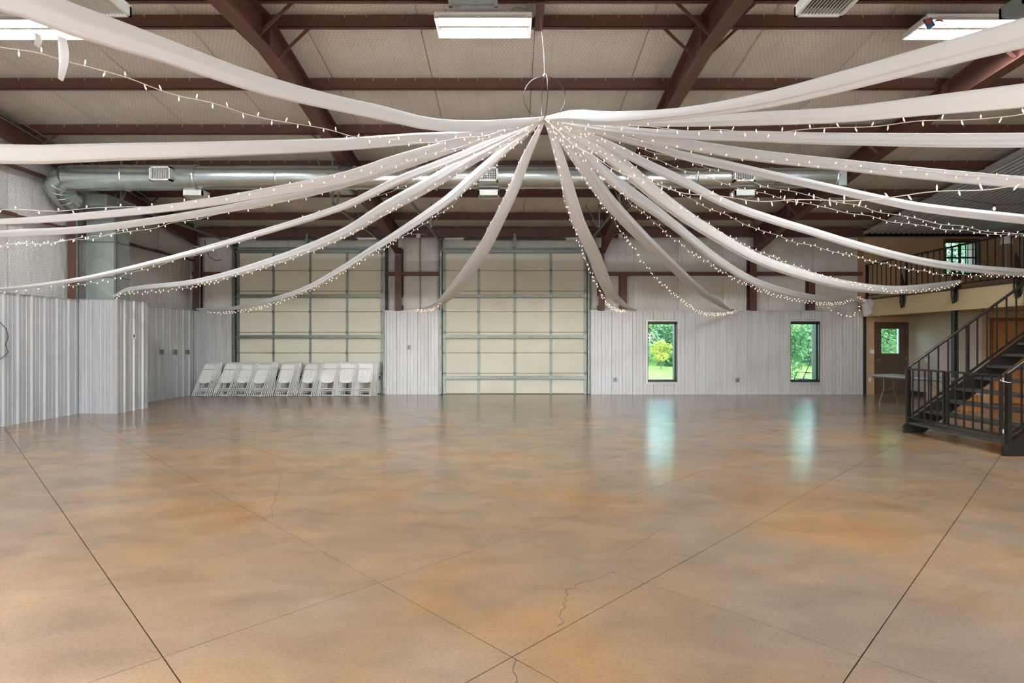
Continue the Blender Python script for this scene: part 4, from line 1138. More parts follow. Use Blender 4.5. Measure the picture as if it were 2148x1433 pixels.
# ------------------------------------------------------------------ fluorescent high-bay lights
def high_bay(x, Y, z, label, light=True):
    t = thing('ceiling_light', label, 'light', (x, Y, z), 'six-tube fluorescent high-bay lights')
    L, W = 1.24, .46
    m = MB(); m.bbox(x-L/2, x+L/2, Y-W/2, Y+W/2, z+.045, z+.075, .004)
    for s_ in (-1, 1): m.box(x+s_*L/2-.004, x+s_*L/2+.004, Y-W/2, Y+W/2, z-.01, z+.06); m.bbox(x+s_*(L/2-.03)-.03, x+s_*(L/2-.03)+.03, Y-W/2+.01, Y+W/2-.01, z+.01, z+.045, .003)
    m.build('housing', M['white_paint'], t)
    for s_ in (-1, 1): MB().add([(x-L/2, Y+s_*.205, z+.045), (x+L/2, Y+s_*.205, z+.045), (x+L/2, Y+s_*.235, z-.012), (x-L/2, Y+s_*.235, z-.012), (x-L/2, Y+s_*.21, z+.046), (x+L/2, Y+s_*.21, z+.046), (x+L/2, Y+s_*.24, z-.012), (x-L/2, Y+s_*.24, z-.012)], [(0,1,2,3),(7,6,5,4),(0,4,5,1),(1,5,6,2),(2,6,7,3),(3,7,4,0)]).build('side_lip', M['lamp_side'], t)  # side lips added to keep tube light off the ceiling
    MB().bbox(x-L/2+.02, x+L/2-.02, Y-.035, Y+.035, z+.006, z+.046, .006).build('ballast_cover', M['white_paint'], t)
    for k in (-.19, -.13, -.07, .07, .13, .19):
        tb = MB().tube([(x-.56, Y+k, z+.018), (x+.56, Y+k, z+.018)], .013, 8).build('tube', M['tube_on'], t)
    for s_ in (-1, 1):
        MB().tube([(x+s_*.5, Y-.15, z+.07), (x+s_*.5, Y, z+.24), (x+s_*.5, Y+.15, z+.07)], .0025, 4).build('hanger_wire', M['galv'], t)
    return t
high_bay(-6.46, 7.5, 5.68, 'lit six-tube ceiling light behind the drape, upper left corner')
high_bay(-.37, 7.46, 5.68, 'lit six-tube ceiling light in the middle above the wire sphere')
high_bay(5.95, 7.5, 5.68, 'lit six-tube ceiling light at the upper right near a rafter')
t = thing('junction_box', 'small grey junction box with a curved cable beside the middle light', 'box', (.24, 7.30, 5.80))
MB().bbox(.18, .29, 7.24, 7.34, 5.74, 5.87, .004).build('box_body', M['galv'], t)
MB().tube([(.18, 7.3, 5.83), (.05, 7.3, 5.85), (-.02, 7.33, 5.82), (-.03, 7.4, 5.74)], .008, 6).build('flexible_cable', M['galv'], t)
# ragged paper balloon scrap caught on the right light
t = thing('balloon_scrap', 'scrap of blue and red foil balloon caught under the right ceiling light', 'balloon', (5.28, 7.25, 5.6))
M['foil_b'] = mat('blue_foil', srgb(70, 110, 160), .3, .3, .2, 20); M['foil_r'] = mat('red_foil', srgb(196, 84, 78), .3, .3, .2, 20)
sc = MB(); sc.grid(lambda u, v: Vector((5.22+.12*u+.05*v, 7.22+.03*math.sin(u*6), 5.66-.13*v*(1-.5*abs(u-.4)) )), 5, 5); sc.build('foil_skin', M['foil_b'], t)
sc = MB(); sc.grid(lambda u, v: Vector((5.25+.07*u, 7.205+.02*math.sin(u*6), 5.65-.06*v)), 4, 4); sc.build('foil_patch', M['foil_r'], t)
sc = MB(); sc.tube([(5.40, 7.24, 5.64), (5.47, 7.26, 5.66), (5.53, 7.27, 5.655)], .012, 6); sc.build('ribbon_tail', M['foil_r'], t)

# ------------------------------------------------------------------ wire sphere at the centre
CC = Vector((.43, 7.5, 4.50))
def sphere_hoops():
    r = .277; c = Vector((CC.x, CC.y, 4.777))
    t = thing('wire_sphere', 'open sphere of two dark wire hoops hanging at the centre of the drapes', 'ornament', (c.x, c.y, 4.50))
    for ang in (0.03, PI/2+.09):
        MB().tube([(c.x+r*math.cos(a)*math.cos(ang), c.y+r*math.cos(a)*math.sin(ang), c.z+r*math.sin(a)) for a in [2*PI*k/48 for k in range(48)]], .0055, 6, closed=True).build('hoop', M['wire_black'], t)
    MB().tube([(c.x, c.y, c.z+r), (c.x-.01, c.y, 5.4), (.37, 7.55, 5.87)], .0018, 5).build('hanging_cord', M['cable_w'], t)
    MB().lathe([(.004, .27), (.02, .275), (.016, .30), (.005, .32)], (c.x, c.y, c.z), 'z', 10).build('knot', M['cable_w'], t)
sphere_hoops()

# ------------------------------------------------------------------ drapes
def path3(pts, E, c=None):
    """pts: (px, py[, width px]) read along a hanging line in the vertical plane from the centre to E"""
    c = c or CC; rows = []
    for q in pts:
        r = (q[0]-CX)/F; t = (r*c.y-c.x)/((E[0]-c.x)-r*(E[1]-c.y))
        Y = c.y+(E[1]-c.y)*t; z = EYE-(q[1]-CY)*Y/F; wd = (q[2]*Y/F) if len(q) > 2 else 0
        rows.append((t, z, wd))
    rows = [r for r in rows if .03 < r[0] < .985]
    rows.sort()
    out = [(0., c.z, .05)]
    for r in rows:
        if r[0]-out[-1][0] > .012: out.append(r)
    if out[-1][0] < .97: out.append((1., E[2], out[-1][2]*.55))
    else: out[-1] = (1., E[2], out[-1][2]*.6)
    return out
def drape(label, E, pts, flat=.5, n=44, side=False, knot=True):
    t = thing('ceiling_drape', label, 'drape', (CC.x, CC.y, CC.z), 'white cloth drapes fanning from the wire sphere')
    rows = path3(pts, E); rings = []; ns = 26
    # pleats: a fixed set of ridges running lengthwise with slow drift
    am = [random.uniform(.08, .17), random.uniform(.08, .17), random.uniform(.04, .09), random.uniform(.03, .06)]; fq = [3, 5, 7, 9]; ph = [random.uniform(0, 6) for _ in range(4)]; dr = [random.uniform(-1.6, 1.6) for _ in range(4)]
    d = Vector((E[0]-CC.x, E[1]-CC.y, 0))
    L = d.length; hd = d.normalized(); sd = Vector((-hd.y, hd.x, 0))
    P_ = []
    N = n
    for i in range(N+1):
        u = i/N; z, wd = catmull(rows, u); P_.append((Vector((CC.x+d.x*u, CC.y+d.y*u, z)), max(wd, .035)))
    vs = []
    for i, (p, wd) in enumerate(P_):
        tn = (P_[min(i+1, N)][0]-P_[max(i-1, 0)][0]).normalized(); up = sd.cross(tn).normalized()
        if up.z < 0: up = -up
        wd *= .88; hgt, thk = (wd, wd*flat) if not side else (wd*flat, wd)
        u = i/N
        tw = .25*math.sin(u*5+ph[0])
        for k in range(ns):
            a = 2*PI*k/ns; r = 1+sum(am[j]*math.sin(fq[j]*a+ph[j]+dr[j]*u*3) for j in range(4))
            # square-ish lens section
            cc, ss = math.cos(a+tw*0), math.sin(a+tw*0)
            vs.append(p+up*(ss*r*hgt/2)+sd*(cc*r*thk/2))
    fs = [(i*ns+k, i*ns+(k+1) % ns, (i+1)*ns+(k+1) % ns, (i+1)*ns+k) for i in range(N) for k in range(ns)]
    MB().add(vs, fs, True).build('cloth', M['cloth'], t)
    if knot:
        e = P_[-1][0]; kn = MB(); kn.lathe([(.006, .03), (.026, .015), (.03, -.01), (.012, -.03)], (e.x, e.y, e.z), 'z', 10); kn.build('tie', M['cloth'], t)
    return t
ZW = 2.47
drapes = [
 ('white drape sweeping to the upper left corner, nearest and widest', (-7.2, -1.30, 2.5), [(0,-12,80),(134,38,74),(235,72,66),(335,105,56),(503,165,46),(610,196,40),(720,222,34),(800,239,33),(901,262,28),(1002,266,24),(1102,257,17)], .5, False),
 ('white drape running almost level to the left edge below the string of big bulbs', (-9.22, 1.5, 2.5), [(0,322,42),(241,318,38),(503,311,33),(720,303,28),(868,292,25),(1002,282,19)], .45, False),
 ('upper of two close white drapes leaving the left edge below the duct', (-9.22, 5.0, 2.5), [(0,465,13),(134,457,17),(369,434,18),(536,408,21),(720,373,25),(834,337,27),(968,299,23)], .5, False),
 ('lower of two close white drapes leaving the left edge below the duct', (-9.22, 6.6, 2.5), [(0,491,14),(168,482,15),(335,461,16),(469,439,17),(620,410,17),(720,386,17),(834,352,17),(968,306,15)], .5, False),
 ('thin white drape reaching the left edge just above the grey wainscot', (-9.22, 9.8, 2.50), [(0,607,8),(168,586,10),(335,548,12),(503,502,14),(720,434,16),(834,380,19),(968,327,18),(1069,281,14)], .5, False),
 ('white drape tied to the corner of the boxed-out grey wall', (-8.55, 12.2, 2.53), [(268,608,10),(416,590,13),(570,548,18),(720,489,22),(801,440,28),(901,385,30),(1002,325,28),(1080,283,20)], .5, False),
 ('white drape ending at the far left corner column beside the chairs', (-9.05, 16.3, 2.48), [(430,650,7),(469,650,8),(550,634,10),(637,608,12),(720,563,14),(767,533,15),(834,492,18),(935,424,22),(1002,366,24),(1069,307,18)], .55, False),
 ('white drape ending on the grey wall between the garage doors', (-2.72, 16.45, ZW), [(881,651,8),(921,638,20),(955,608,32),(988,564,32),(1022,510,28),(1047,461,26),(1079,395,24),(1102,335,20),(1126,280,14)], .45, True),
 ('white drape ending right of the middle garage door', (3.60, 16.45, ZW), [(1159,285,16),(1179,352,24),(1196,415,27),(1213,469,29),(1243,531,30),(1266,588,30),(1287,624,26),(1325,650,10)], .45, True),
 ('white drape ending on the grey wall between the two tall windows', (6.42, 16.45, ZW), [(1169,278,18),(1223,349,30),(1270,414,34),(1320,470,34),(1360,510,30),(1420,567,26),(1467,610,24),(1505,635,18),(1532,652,8)], .5, True),
 ('white drape tied to the lower corner of the mezzanine', (10.2, 16.35, 2.68), [(1209,302,20),(1270,365,28),(1337,416,30),(1387,452,26),(1428,484,24),(1506,546,22),(1584,592,20),(1663,617,18),(1721,627,16),(1780,627,14),(1812,622,8)], .5, False),
 ('white drape tied on the mezzanine railing above the support post', (10.24, 12.95, 2.92), [(1186,274,20),(1287,335,30),(1370,404,30),(1428,448,27),(1487,486,24),(1584,541,22),(1682,576,20),(1780,600,18),(1878,609,16),(1975,600,15),(2020,592,10)], .5, False),
 ('lowest white drape leaving the right edge, in front of the loft balusters', (10.24, 11.0, 2.92), [(1270,302,20),(1370,352,22),(1428,379,22),(1528,430,20),(1624,463,19),(1702,486,18),(1780,510,18),(1858,531,18),(1936,549,18),(2015,561,18),(2148,572,18)], .5, False),
 ('white drape crossing the metal loft ceiling towards the right edge', (10.24, 8.0, 2.95), [(1270,281,16),(1370,308,18),(1428,327,20),(1528,349,21),(1629,372,21),(1730,394,21),(1830,416,21),(1931,436,22),(2148,461,23)], .5, False),
 ('white drape meeting the right edge beside the tip of the loft ceiling', (10.24, 6.0, 2.95), [(1270,270,15),(1370,290,20),(1428,302,24),(1596,328,26),(1763,346,26),(1931,364,27),(2148,383,28)], .5, False),
 ('level white drape running to the right edge above the loft ceiling', (10.24, 3.5, 2.95), [(1270,270,15),(1428,284,20),(1596,288,25),(1763,293,28),(2148,295,34)], .45, False),
 ('white drape rising gently to the right edge beneath the right ceiling light', (10.24, .5, 2.95), [(1270,257,14),(1428,257,18),(1562,250,28),(1763,241,32),(1964,220,40),(2148,201,48)], .45, False),
 ('white drape rising to the upper right corner across the ceiling light', (6.5, -1.30, 2.5), [(1200,243,24),(1270,249,28),(1428,238,24),(1596,211,34),(1763,170,44),(1931,124,52),(2031,97,56),(2148,65,64)], .5, False),
]
for lab, E, pts, fl, sd_ in drapes: drape(lab, E, pts, fl, side=sd_)
# loose cloth tails
t = tag(MB().grid(lambda u, v: P(1805+ (34+26*v)*u*.6 + 6*v, 628+32*v+5*math.sin(u*9)*v, 16.2) + Vector((0, .06*math.sin(u*11), 0)), 8, 6).build('cloth_tail', M['cloth'], org=None), 'loose white cloth tail hanging from the corner knot of the mezzanine', 'cloth')
def feather(px, py0, py1, Y, wd, label):
    m = MB(); n = 10; vs = []
    def fn(u, v):
        s_ = math.sin(PI*min(1, .25+v*.75))*.9+.1
        p = P(px+(u-.5)*wd*s_*2+3*math.sin(v*3), py0+(py1-py0)*v, Y); p.y += .02*math.cos(u*PI*2); return p
    m.grid(fn, 6, n); return tag(m.build('cloth_strip', M['cloth']), label, 'cloth')
feather(126, 78, 168, 3.75, 11, 'torn white cloth strip hanging below the widest drape at upper left')
feather(76, 70, 98, 3.5, 4, 'short curled white ribbon left of the torn cloth strip')

# ------------------------------------------------------------------ strings of mini lights
bm_ = MB(); bm_.lathe([(.003, 0), (.0055, .004), (.0055, .014), (.0045, .017)], (0,0,0), 'z', 6); base_mesh = bm_.mesh('bulb_base', M['bulb_off'])
bl = MB(); bl.lathe([(.004, .014), (.0050, .020), (.0048, .034), (.0012, .046)], (0,0,0), 'z', 6); bulb_mesh = bl.mesh('bulb', M['bulb_on'])
def light_string(label, E, pts, big=False, sp=.105, c=None):
    rows = path3(pts, E, c); c = c or CC
    t = thing('string_light', label, 'string lights', (c.x, c.y, c.z), 'strings of warm mini lights along the drapes')
    d = Vector((E[0]-c.x, E[1]-c.y, 0)); L = d.length; N = int(L/.06)
    hd = d.normalized(); sd = Vector((-hd.y, hd.x, 0)); pth = []
    ph = random.uniform(0, 6)
    for i in range(N+1):
        u = i/N; z = catmull(rows, u)[0]
        wob = .012 if 0 < i < N else 0
        pth.append(Vector((c.x+d.x*u, c.y+d.y*u, z))+sd*(wob*math.sin(i*.7+ph))+Vector((0,0,wob*math.sin(i*.45+ph*2))))
    MB().tube(pth, .0032 if not big else .0038, 4).build('cable', M['cable_w'], t)
    far = MB(); farb = MB(); acc = 0; k = 0
    for i in range(1, N):
        acc += (pth[i]-pth[i-1]).length
        if acc < sp: continue
        acc = random.uniform(-.03, .03); k += 1
        ang = random.choice((-1, 1))*random.uniform(.0, .6) + (0 if k % 2 else PI)
        dirv = Vector((0,0,1))*math.cos(ang)+sd*math.sin(ang)*.7+hd*random.uniform(-.5, .5); dirv.normalize()
        if big:
            q = dirv.to_track_quat('Z', 'Y').to_euler()
            b = inst('bulb_base', base_mesh, t, pth[i]-c, q, (.95,)*3); inst('bulb', bulb_mesh, t, pth[i]-c, q, (.95,)*3)
        else:
            s1 = sd; a = pth[i]; e = dirv
            o1 = e.orthogonal().normalized(); o2 = e.cross(o1)
            r = .0072; b0 = a+e*.018; b1 = a+e*.038
            far.add([b0+o1*r, b0+o2*r, b0-o1*r, b0-o2*r, b1, a+e*.012], [(0,1,4),(1,2,4),(2,3,4),(3,0,4),(1,0,5),(2,1,5),(3,2,5),(0,3,5)])
            r = .004; farb.add([a+o1*r, a+o2*r, a-o1*r, a-o2*r, b0+o1*r, b0+o2*r, b0-o1*r, b0-o2*r], [(0,1,5,4),(1,2,6,5),(2,3,7,6),(3,0,4,7)])
    if not big:
        far.build('bulbs', M['bulb_on'], t, kind='stuff'); farb.build('bulb_bases', M['bulb_off'], t, kind='stuff')
C2 = CC+Vector((0, -.02, -.02))
strings = [
 ('string of large-looking bulbs crossing the upper left under the widest drape', (-8.3, -1.0, 2.5), [(0,82),(60,105),(134,128),(300,175),(480,230),(640,264),(720,281),(868,299),(1000,287),(1100,262)], True, .09),
 ('mini lights entering the left edge above the two close drapes', (-9.2, 4.4, 2.5), [(0,443),(150,440),(269,435),(400,424),(536,402),(700,374),(834,345),(968,306)], False, .12),
 ('mini lights below the two close drapes, upper string of the pair', (-9.2, 8.0, 2.5), [(0,516),(100,510),(200,495),(300,474),(400,453),(500,432),(620,402),(720,378),(834,352),(968,312)], False, .11),
 ('mini lights below the two close drapes, lower string of the pair', (-9.2, 8.6, 2.5), [(0,520),(150,506),(300,482),(450,452),(600,423),(700,398),(750,378),(868,338),(1002,294)], False, .12),
 ('mini lights following the thin drape above the wainscot at left', (-9.2, 9.9, 2.5), [(0,612),(100,601),(200,594),(335,556),(503,507),(640,456),(700,440),(760,425),(834,395),(934,350),(1069,288)], False, .10),
 ('mini lights hanging below the drape tied to the boxed-out corner', (-8.5, 12.15, 2.5), [(260,617),(330,612),(416,600),(503,577),(570,558),(720,500),(801,452),(901,397),(1002,336),(1080,292)], False, .07),
 ('mini lights hanging below the drape at the far left corner', (-9.0, 16.3, 2.46), [(430,652),(469,657),(550,645),(637,614),(690,590),(767,543),(834,504),(935,440),(1002,380),(1069,318)], False, .07),
 ('mini lights along the left side of the drape between the garage doors', (-2.80, 16.42, 2.45), [(885,652),(915,645),(960,590),(988,547),(1015,497),(1042,447),(1060,410),(1085,352),(1110,305)], False, .075),
 ('mini lights along the left side of the drape right of the middle door', (3.3, 16.42, 2.45), [(1155,285),(1172,352),(1180,400),(1195,455),(1213,505),(1235,563),(1255,605),(1275,640),(1300,652)], False, .06),
 ('mini lights sagging below the drape between the two tall windows', (6.5, 16.42, 2.42), [(1170,290),(1196,325),(1226,378),(1256,420),(1287,463),(1337,533),(1370,578),(1420,622),(1467,655),(1506,660),(1530,657)], False, .06),
 ('mini lights sagging below the drape tied at the mezzanine corner', (10.2, 16.3, 2.66), [(1186,302),(1253,362),(1303,408),(1370,465),(1428,514),(1487,553),(1545,588),(1624,619),(1702,635),(1760,637),(1805,626)], False, .065),
 ('mini lights lying on the drape tied above the support post', (10.24, 12.9, 2.9), [(1210,290),(1287,342),(1370,400),(1428,437),(1487,471),(1545,506),(1624,541),(1702,571),(1780,594),(1878,612),(1975,606),(2020,594)], False, .06),
 ('mini lights sagging to the loft railing across the loft window', (10.24, 11.0, 2.88), [(1210,280),(1270,318),(1350,365),(1428,408),(1506,445),(1584,479),(1663,506),(1741,526),(1819,545),(1897,563),(1975,575),(2148,579)], False, .075),
 ('lower of two mini light strings running to the loft ceiling edge', (10.24, 9.2, 3.1), [(1270,300),(1350,328),(1428,354),(1528,388),(1629,414),(1763,443),(1897,469),(2020,485),(2148,497)], False, .10),
 ('upper of two mini light strings running to the loft ceiling edge', (10.24, 8.6, 3.1), [(1270,290),(1428,335),(1528,366),(1596,388),(1730,418),(1897,455),(2020,477),(2148,493)], False, .11),
 ('string of big-looking bulbs sagging across the right, nearest on that side', (6.3, -1.25, 2.9), [(1200,300),(1300,360),(1428,402),(1528,416),(1663,422),(1763,421),(1864,414),(1964,406),(2065,396),(2148,380)], True, .10),
 ('string of bulbs under the gently rising drape at the right edge', (9.0, -1.25, 2.7), [(1270,262),(1428,272),(1528,276),(1640,278),(1696,273),(1797,265),(1931,258),(2065,246),(2148,240)], True, .10),
 ('mini lights lying on the drape beside the tip of the loft ceiling', (10.24, 5.9, 2.95), [(1270,275),(1428,312),(1562,332),(1696,343),(1864,357),(2031,369),(2148,376)], False, .12),
]
for lab, E, pts, big, sp in strings: light_string(lab, E, pts, big, sp, C2)
# drooping tail of lights below the mezzanine corner
def tail():
    t = thing('string_light', 'short drooping tail of mini lights below the mezzanine corner', 'string lights', (9.6, 16.4, 2.3), 'strings of warm mini lights along the drapes')
    pts = [P(px, py, 16.45) for px, py in ((1735, 645), (1752, 657), (1770, 665), (1788, 664), (1800, 652), (1808, 638))]
    MB().tube(pts, .004, 4).build('cable', M['cable_w'], t)
    for i in range(len(pts)-1):
        for u in (.2, .6):
            p = pts[i].lerp(pts[i+1], u); inst('bulb', bulb_mesh, t, p-Vector((9.6, 16.4, 2.3)), (random.uniform(0, 6), random.uniform(0, 6), 0), (1.3,)*3)
tail()
# loft bulbs with black sockets
t = thing('string_light', 'black wire with three big-socket bulbs under the metal loft ceiling', 'string lights', (10.2, 10.4, 4.1))
pts = [Vector(p) for p in ((10.2, 13.2, 4.9), (10.2, 12.0, 4.45), (10.2, 11.2, 4.27), (10.2, 10.4, 4.3), (10.2, 9.5, 4.6))]
MB().tube(pts, .005, 5).build('black_wire', M['cable_k'], t)
for p in pts[1:4]:
    MB().lathe([(.014, 0), (.018, -.01), (.018, -.05), (.012, -.055)], p, 'z', 10).build('socket', M['cable_k'], t)
    MB().lathe([(.010, -.05), (.024, -.08), (.026, -.10), (.012, -.125), (.002, -.128)], p, 'z', 10).build('bulb', M['bulb_on'], t)

# ------------------------------------------------------------------ outlets, switches, thermostat
def plate(name, loc, nrm, w_, h_, label, cat, m='white_paint', slots=True, group=None):
    t = thing(name, label, cat, loc, group); x, y, z = loc
    if nrm == 'y': MB().bbox(x-w_/2, x+w_/2, y-.012, y, z-h_/2, z+h_/2, .003).build('cover_plate', M[m], t)
    else: MB().bbox(x, x+.012*(1 if nrm == 'x' else -1), y-w_/2, y+w_/2, z-h_/2, z+h_/2, .003).build('cover_plate', M[m], t)
    if slots:
        s = MB()
        for dz in (-.025, .025):
            if nrm == 'y': s.box(x-.02, x+.02, y-.016, y-.012, z+dz-.014, z+dz+.014)
            else: s.box(x+(.012 if nrm == 'x' else -.016), x+(.016 if nrm == 'x' else -.012), y-.02, y+.02, z+dz-.014, z+dz+.014)
        s.build('socket_face', M['seam_dark' if m == 'galv' else 'grille'], t)
    return t
yw = 16.560
plate('outlet', ((858-CX)/71.7, yw, EYE-(729-CY)/71.7), 'y', .12, .12, 'steel outlet high on the grey wall between the garage doors', 'outlet', 'galv')
plate('outlet', ((1290-CX)/71.7, yw, EYE-(797-CY)/71.7), 'y', .12, .12, 'steel outlet low on the wall left of the left tall window', 'outlet', 'galv')
plate('outlet', ((1546-CX)/71.7, yw, EYE-(798-CY)/71.7), 'y', .12, .12, 'steel outlet low on the wall between the tall windows', 'outlet', 'galv')
for px, lab in ((337, 'steel outlet on the left wall, nearest the boxed-out corner'), (365, 'steel outlet on the left wall, middle of three'), (391, 'steel outlet on the left wall, nearest the far corner')):
    Y = -XL*F/(CX-px); plate('outlet', (XL+.04, Y, EYE-(739-CY)*Y/F), 'x', .13, .13, lab, 'outlet', 'galv', group='three outlets in a row on the left wall')
t = plate('thermostat', (-8.46, 12.68, EYE-(706-CY)*12.68/F), 'x', .13, .12, 'white thermostat on the side of the boxed-out grey wall', 'thermostat', 'white_paint', False)
MB().box(-8.448, -8.445, 12.655, 12.71, 1.655, 1.69).build('display', M['seam_dark'], t)
plate('light_switch', (10.53, 16.595, EYE-(738-CY)/71.7), 'y', .12, .12, 'white double light switch on the tan wall left of the brown door', 'switch', 'white_paint', True)
plate('outlet', (10.46, 16.595, EYE-(797-CY)/71.7), 'y', .08, .12, 'white outlet low on the tan wall behind the table', 'outlet', 'white_paint', True)
t = thing('wall_cap', 'round white cap on the pale hall wall behind the handrail', 'wall fixture', (11.6, 15.85, 1.03))
MB().lathe([(.06, 11.6), (.06, 11.585), (.045, 11.575), (.0, 11.575)][:3], (0, 15.85-.0, 1.03), 'x', 18).build('disc', M['white_paint'], t)
# conduits
def conduit(label, pts, r=.012, m='galv', name='conduit'):
    c = tag(MB().tube(pts, r, 8).build(name, M[m]), label, 'conduit'); return c
conduit('thin vertical conduit in the far left corner beside the column', [(-9.08, 16.5, WH), (-9.08, 16.5, 4.55), (-9.12, 16.45, 4.62)])
conduit('thin vertical conduit on the insulation between the garage doors', [(-2.72, 16.80, WH), (-2.72, 16.80, 4.62)])
conduit('long pale conduit sloping along the left gable rafter', [(-9.05, 16.2, 4.72), (-9.05, 9.0, 5.66), (-9.05, 7.6, 5.82)], .014)
conduit('second pale conduit sloping beside the left gable rafter', [(-8.80, 16.2, 4.72), (-8.80, 9.0, 5.62), (-8.80, 7.6, 5.80)], .010)
conduit('thin pale conduit bending along the purlin above the duct', [(-6.0, 12.25, 4.95), (-6.0, 12.25, 5.30), (-5.95, 12.25, 5.34), (1.0, 12.25, 5.34), (1.05, 12.25, 5.30), (1.05, 12.25, 5.0)], .010)
conduit('black loop of wire hanging on the left wall at the picture edge', [(XL+.04, 10.2, 1.95), (XL+.05, 10.38, 1.78), (XL+.05, 10.42, 1.62), (XL+.05, 10.36, 1.5), (XL+.04, 10.43, 1.35), (XL+.04, 10.2, 1.18)], .006, 'cable_k', 'wire_loop')
conduit('dark loose cable dangling beside the left garage door track', [(-8.95, 16.5, 4.5), (-8.85, 16.45, 4.2), (-8.78, 16.45, 4.0), (-8.6, 16.45, 3.9), (-8.45, 16.45, 3.92)], .010, 'cable_k', 'loose_cable')
def light_disc(x, label):
    t = thing('junction_box', label, 'box', (x, 16.5, 4.66)); MB().bbox(x-.06, x+.06, 16.44, 16.54, 4.56, 4.68, .006).build('box_body', M['grille'], t); MB().tube([(x-.2, 16.5, 4.64), (x-.1, 16.5, 4.67), (x+.1, 16.5, 4.67), (x+.2, 16.5, 4.64)], .008, 6).build('cable', M['grille'], t)
light_disc(-2.72, 'small pale junction box under the eave between the garage doors'); light_disc(3.15, 'small pale junction box under the eave right of the middle door')

# ------------------------------------------------------------------ odds and ends under and on the loft
t = thing('floor_lamp', 'floor lamp with a white shade behind the loft railing', 'lamp', (12.2, 14.0, 2.74))
MB().lathe([(.12, 2.74), (.12, 2.76), (.01, 2.77)], (12.2, 14.0, 0), 'z', 16).build('base', M['black'], t)
MB().tube([(12.2, 14, 2.76), (12.2, 14, 3.98)], .010, 8).build('pole', M['galv'], t)
MB().lathe([(.13, 3.95), (.09, 4.15)], (12.2, 14, 0), 'z', 18).build('lamp_shade', M['white_paint'], t)
t = thing('cardboard_box', 'low pale cardboard box on the floor behind the stairs by the hall wall', 'box', (11.2, 14.75, 0))
MB().bbox(10.95, 11.5, 14.5, 15.0, 0, .26, .006).build('carton', M['cardboard'], t); MB().box(10.93, 11.52, 14.74, 14.76, .26, .262).build('tape_strip', M['galvalume_edge'], t)
t = thing('wooden_crate', 'small orange wooden crate seen between the stair treads', 'crate', (10.2, 12.75, 0))
for k in range(5): MB().bbox(9.98+.09*k, 10.06+.09*k, 12.6, 12.62, 0, .36, .003).build('board', M['wood'], t)
m = MB(); m.bbox(9.98, 10.42, 12.62, 12.95, .005, .35, .005); m.build('body', M['wood'], t)

# ------------------------------------------------------------------ outside
ground = tag(MB().grid(lambda u, v: Vector((-40+110*u, 17.4+60*v, -.12+(.3*v*v)+.05*math.sin(u*30)*math.sin(v*17))), 40, 24).build('lawn', M['grass']), 'bright green lawn outside the windows', 'lawn')
ground['kind'] = 'structure'
gr = MB()
for k in range(9000):
    X = random.uniform(4, 22); Y = random.uniform(17.8, 34)
    v = (Y-17.4)/60; u = (X+40)/110; z = -.12+.3*v*v+.05*math.sin(u*30)*math.sin(v*17)
    a = random.uniform(0, PI); h = random.uniform(.05, .13); dx, dy = math.cos(a)*.012, math.sin(a)*.012
    gr.add([(X-dx, Y-dy, z-.01), (X+dx, Y+dy, z-.01), (X+random.uniform(-.04, .04), Y+random.uniform(-.04, .04), z+h)], [(0,1,2)])
g_ = tag(gr.build('grass_blades', M['grass']), 'blades of grass standing in the lawn', 'grass'); g_['kind'] = 'stuff'
apron = struct(MB().box(-10, 15.5, 17.07, 17.6, -.2, -.05).build('floor_apron', M['ballast']))
gf = struct(MB().box(-30, 40, -40, YF-.02, -.2, -.03).build('floor_forecourt', M['ballast']))
def crown_mesh(name, m, n, rx, rz, leaf, lobes=9, seed=1):
    rnd = random.Random(seed); mb = MB(); L_ = []
    for k in range(lobes):
        a = rnd.uniform(0, 2*PI); rr = rnd.uniform(.2, .65)*rx; L_.append((rr*math.cos(a), rr*math.sin(a), rnd.uniform(-.55, .6)*rz, rnd.uniform(.35, .55)))
    for k in range(n):
        lx, ly, lz, lr = rnd.choice(L_); th = rnd.uniform(0, 2*PI); cp = rnd.uniform(-1, 1); sp = math.sqrt(1-cp*cp); r = lr*rnd.uniform(.75, 1.05)
        c = Vector((lx+rx*r*sp*math.cos(th), ly+rx*r*sp*math.sin(th), lz+rz*r*cp))
        nrm = Vector((rnd.gauss(0, 1), rnd.gauss(0, 1), rnd.gauss(.3, 1))).normalized(); a = nrm.orthogonal().normalized(); b = nrm.cross(a); s_ = leaf*rnd.uniform(.6, 1.3)
        mb.add([c-a*s_, c-b*s_*.45, c+a*s_, c+b*s_*.45], [(0,1,2,3)])
    return mb.mesh(name, m)
crA = crown_mesh('crown', M['leaf_a'], 9000, 3.4, 4.0, .13, 14, 3)
crB = crown_mesh('crown', M['leaf_b'], 4500, 1.0, .75, .055, 9, 5)
crC = crown_mesh('crown', M['leaf_c'], 9000, 3.2, 3.6, .14, 14, 8)
crD = crown_mesh('crown', M['leaf_a'], 5000, .95, 1.7, .06, 12, 9)
def tree(x, y, z, cr, zc, th, label, sc=1., rot=0., tr=.12, nm='leafy_tree'):
    t = thing(nm, label, 'tree', (x, y, z), 'trees outside the windows')
    inst('crown', cr, t, (0,0,zc), (0,0,rot), (sc,)*3)
    m = MB(); m.tube([(0,0,-.2), (.04,0,th*.4), (-.03,.02,th)], [tr, tr*.75, tr*.4], 8); m.tube([(0,0,th*.6), (.35*sc, .1, th*1.1)], [tr*.5, tr*.15], 6); m.tube([(0,0,th*.5), (-.3*sc, -.1, th*1.05)], [tr*.5, tr*.15], 6)
    m.build('trunk', M['bark'], t, (0,0,0))
tree(8.9, 34.0, -.1, crB, 1.05, .85, 'small yellow-green tree in the middle of the left window', .78, 0, .05, 'small_tree')
tree(10.2, 21.0, -.1, crD, 1.7, 1.6, 'loose light-green shrub filling the left side of the right window', .95, 1, .05, 'shrub')
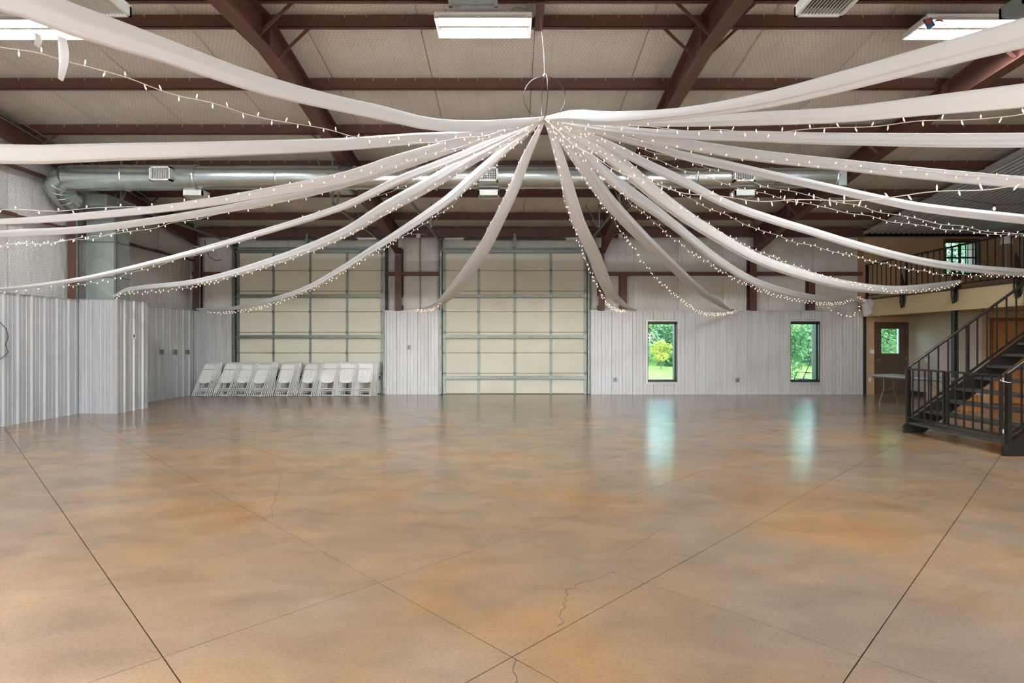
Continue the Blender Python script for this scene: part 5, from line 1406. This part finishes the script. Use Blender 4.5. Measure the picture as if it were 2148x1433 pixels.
for bx_, by_, nm in ((8.3, 37.5, 'left behind'), (10.6, 38.2, 'right behind')): tree(bx_, by_, -.1, crC, .55, .5, 'low dark bush '+nm+' the yellow-green tree', .33, bx_, .05, 'bush')
k = 0
back = [(2, 44, crC), (7, 46, crA), (11.5, 43, crA), (15.5, 45, crC), (19.5, 42, crA), (24, 44, crC), (28.5, 42, crA), (33, 44, crC), (38, 42, crA), (5, 38, crA), (21.5, 36, crC), (12.4, 38.5, crC)]
names = ['far left beyond the yellow-green tree', 'behind the yellow-green tree in the left window', 'right of the yellow-green tree, farther off', 'between the two window views', 'deep green behind the shrub of the right window', 'dark at the back of the right window', 'pale green seen through the brown door pane', 'dark beside the view of the brown door pane', 'farthest right beyond the building', 'left edge of the left window view', 'dark, at the right side of the right window', 'dark, nearer and right of the yellow-green tree']
for (x, y, cr), nm in zip(back, names):
    tree(x, y, .1, cr, 3.0 if y > 40 else 2.6, 3.2, 'tall leafy tree, '+nm, 1.25 if y > 40 else .9, k*1.3, .2); k += 1
tree(14.2, 21.5, -.1, crA, 2.2, 2.6, 'leafy tree close behind the brown door pane', .55, 2.2, .12)
tree(17.0, 22.5, -.1, crC, 3.6, 3.0, 'leafy tree close behind the loft window', .75, .4, .14)
def patio_chair():
    t = thing('patio_chair', 'black wire patio chair on the lawn outside the right window', 'chair', (9.85, 18.9, -.1))
    x, y = 9.85, 18.9
    for yy in (-.28, .28):
        m = MB(); m.tube([(x-.38, y+yy, -.1), (x-.30, y+yy, .30), (x-.22, y+yy, .52), (x+.2, y+yy, .50)], .014, 6); m.build('arm_leg', M['black'], t)
        m = MB(); m.tube([(x+.32, y+yy, -.1), (x+.05, y+yy, .25), (x-.25, y+yy, .30)], .014, 6); m.build('leg', M['black'], t)
        m = MB(); m.tube([(x-.05, y+yy, .22), (x+.10, y+yy, .55), (x+.24, y+yy, .88)], .014, 6); m.build('back_upright', M['black'], t)
    s = MB()
    for k in range(7): s.tube([(x-.25+.05*k, y-.28, .30), (x-.25+.05*k, y+.28, .30)], .006, 5)
    s.build('seat', M['black'], t)
    s = MB()
    for k in range(7): s.tube([(x+.0+.034*k, y-.28, .36+.078*k), (x+.0+.034*k, y+.28, .36+.078*k)], .006, 5)
    s.build('backrest', M['black'], t)
patio_chair()
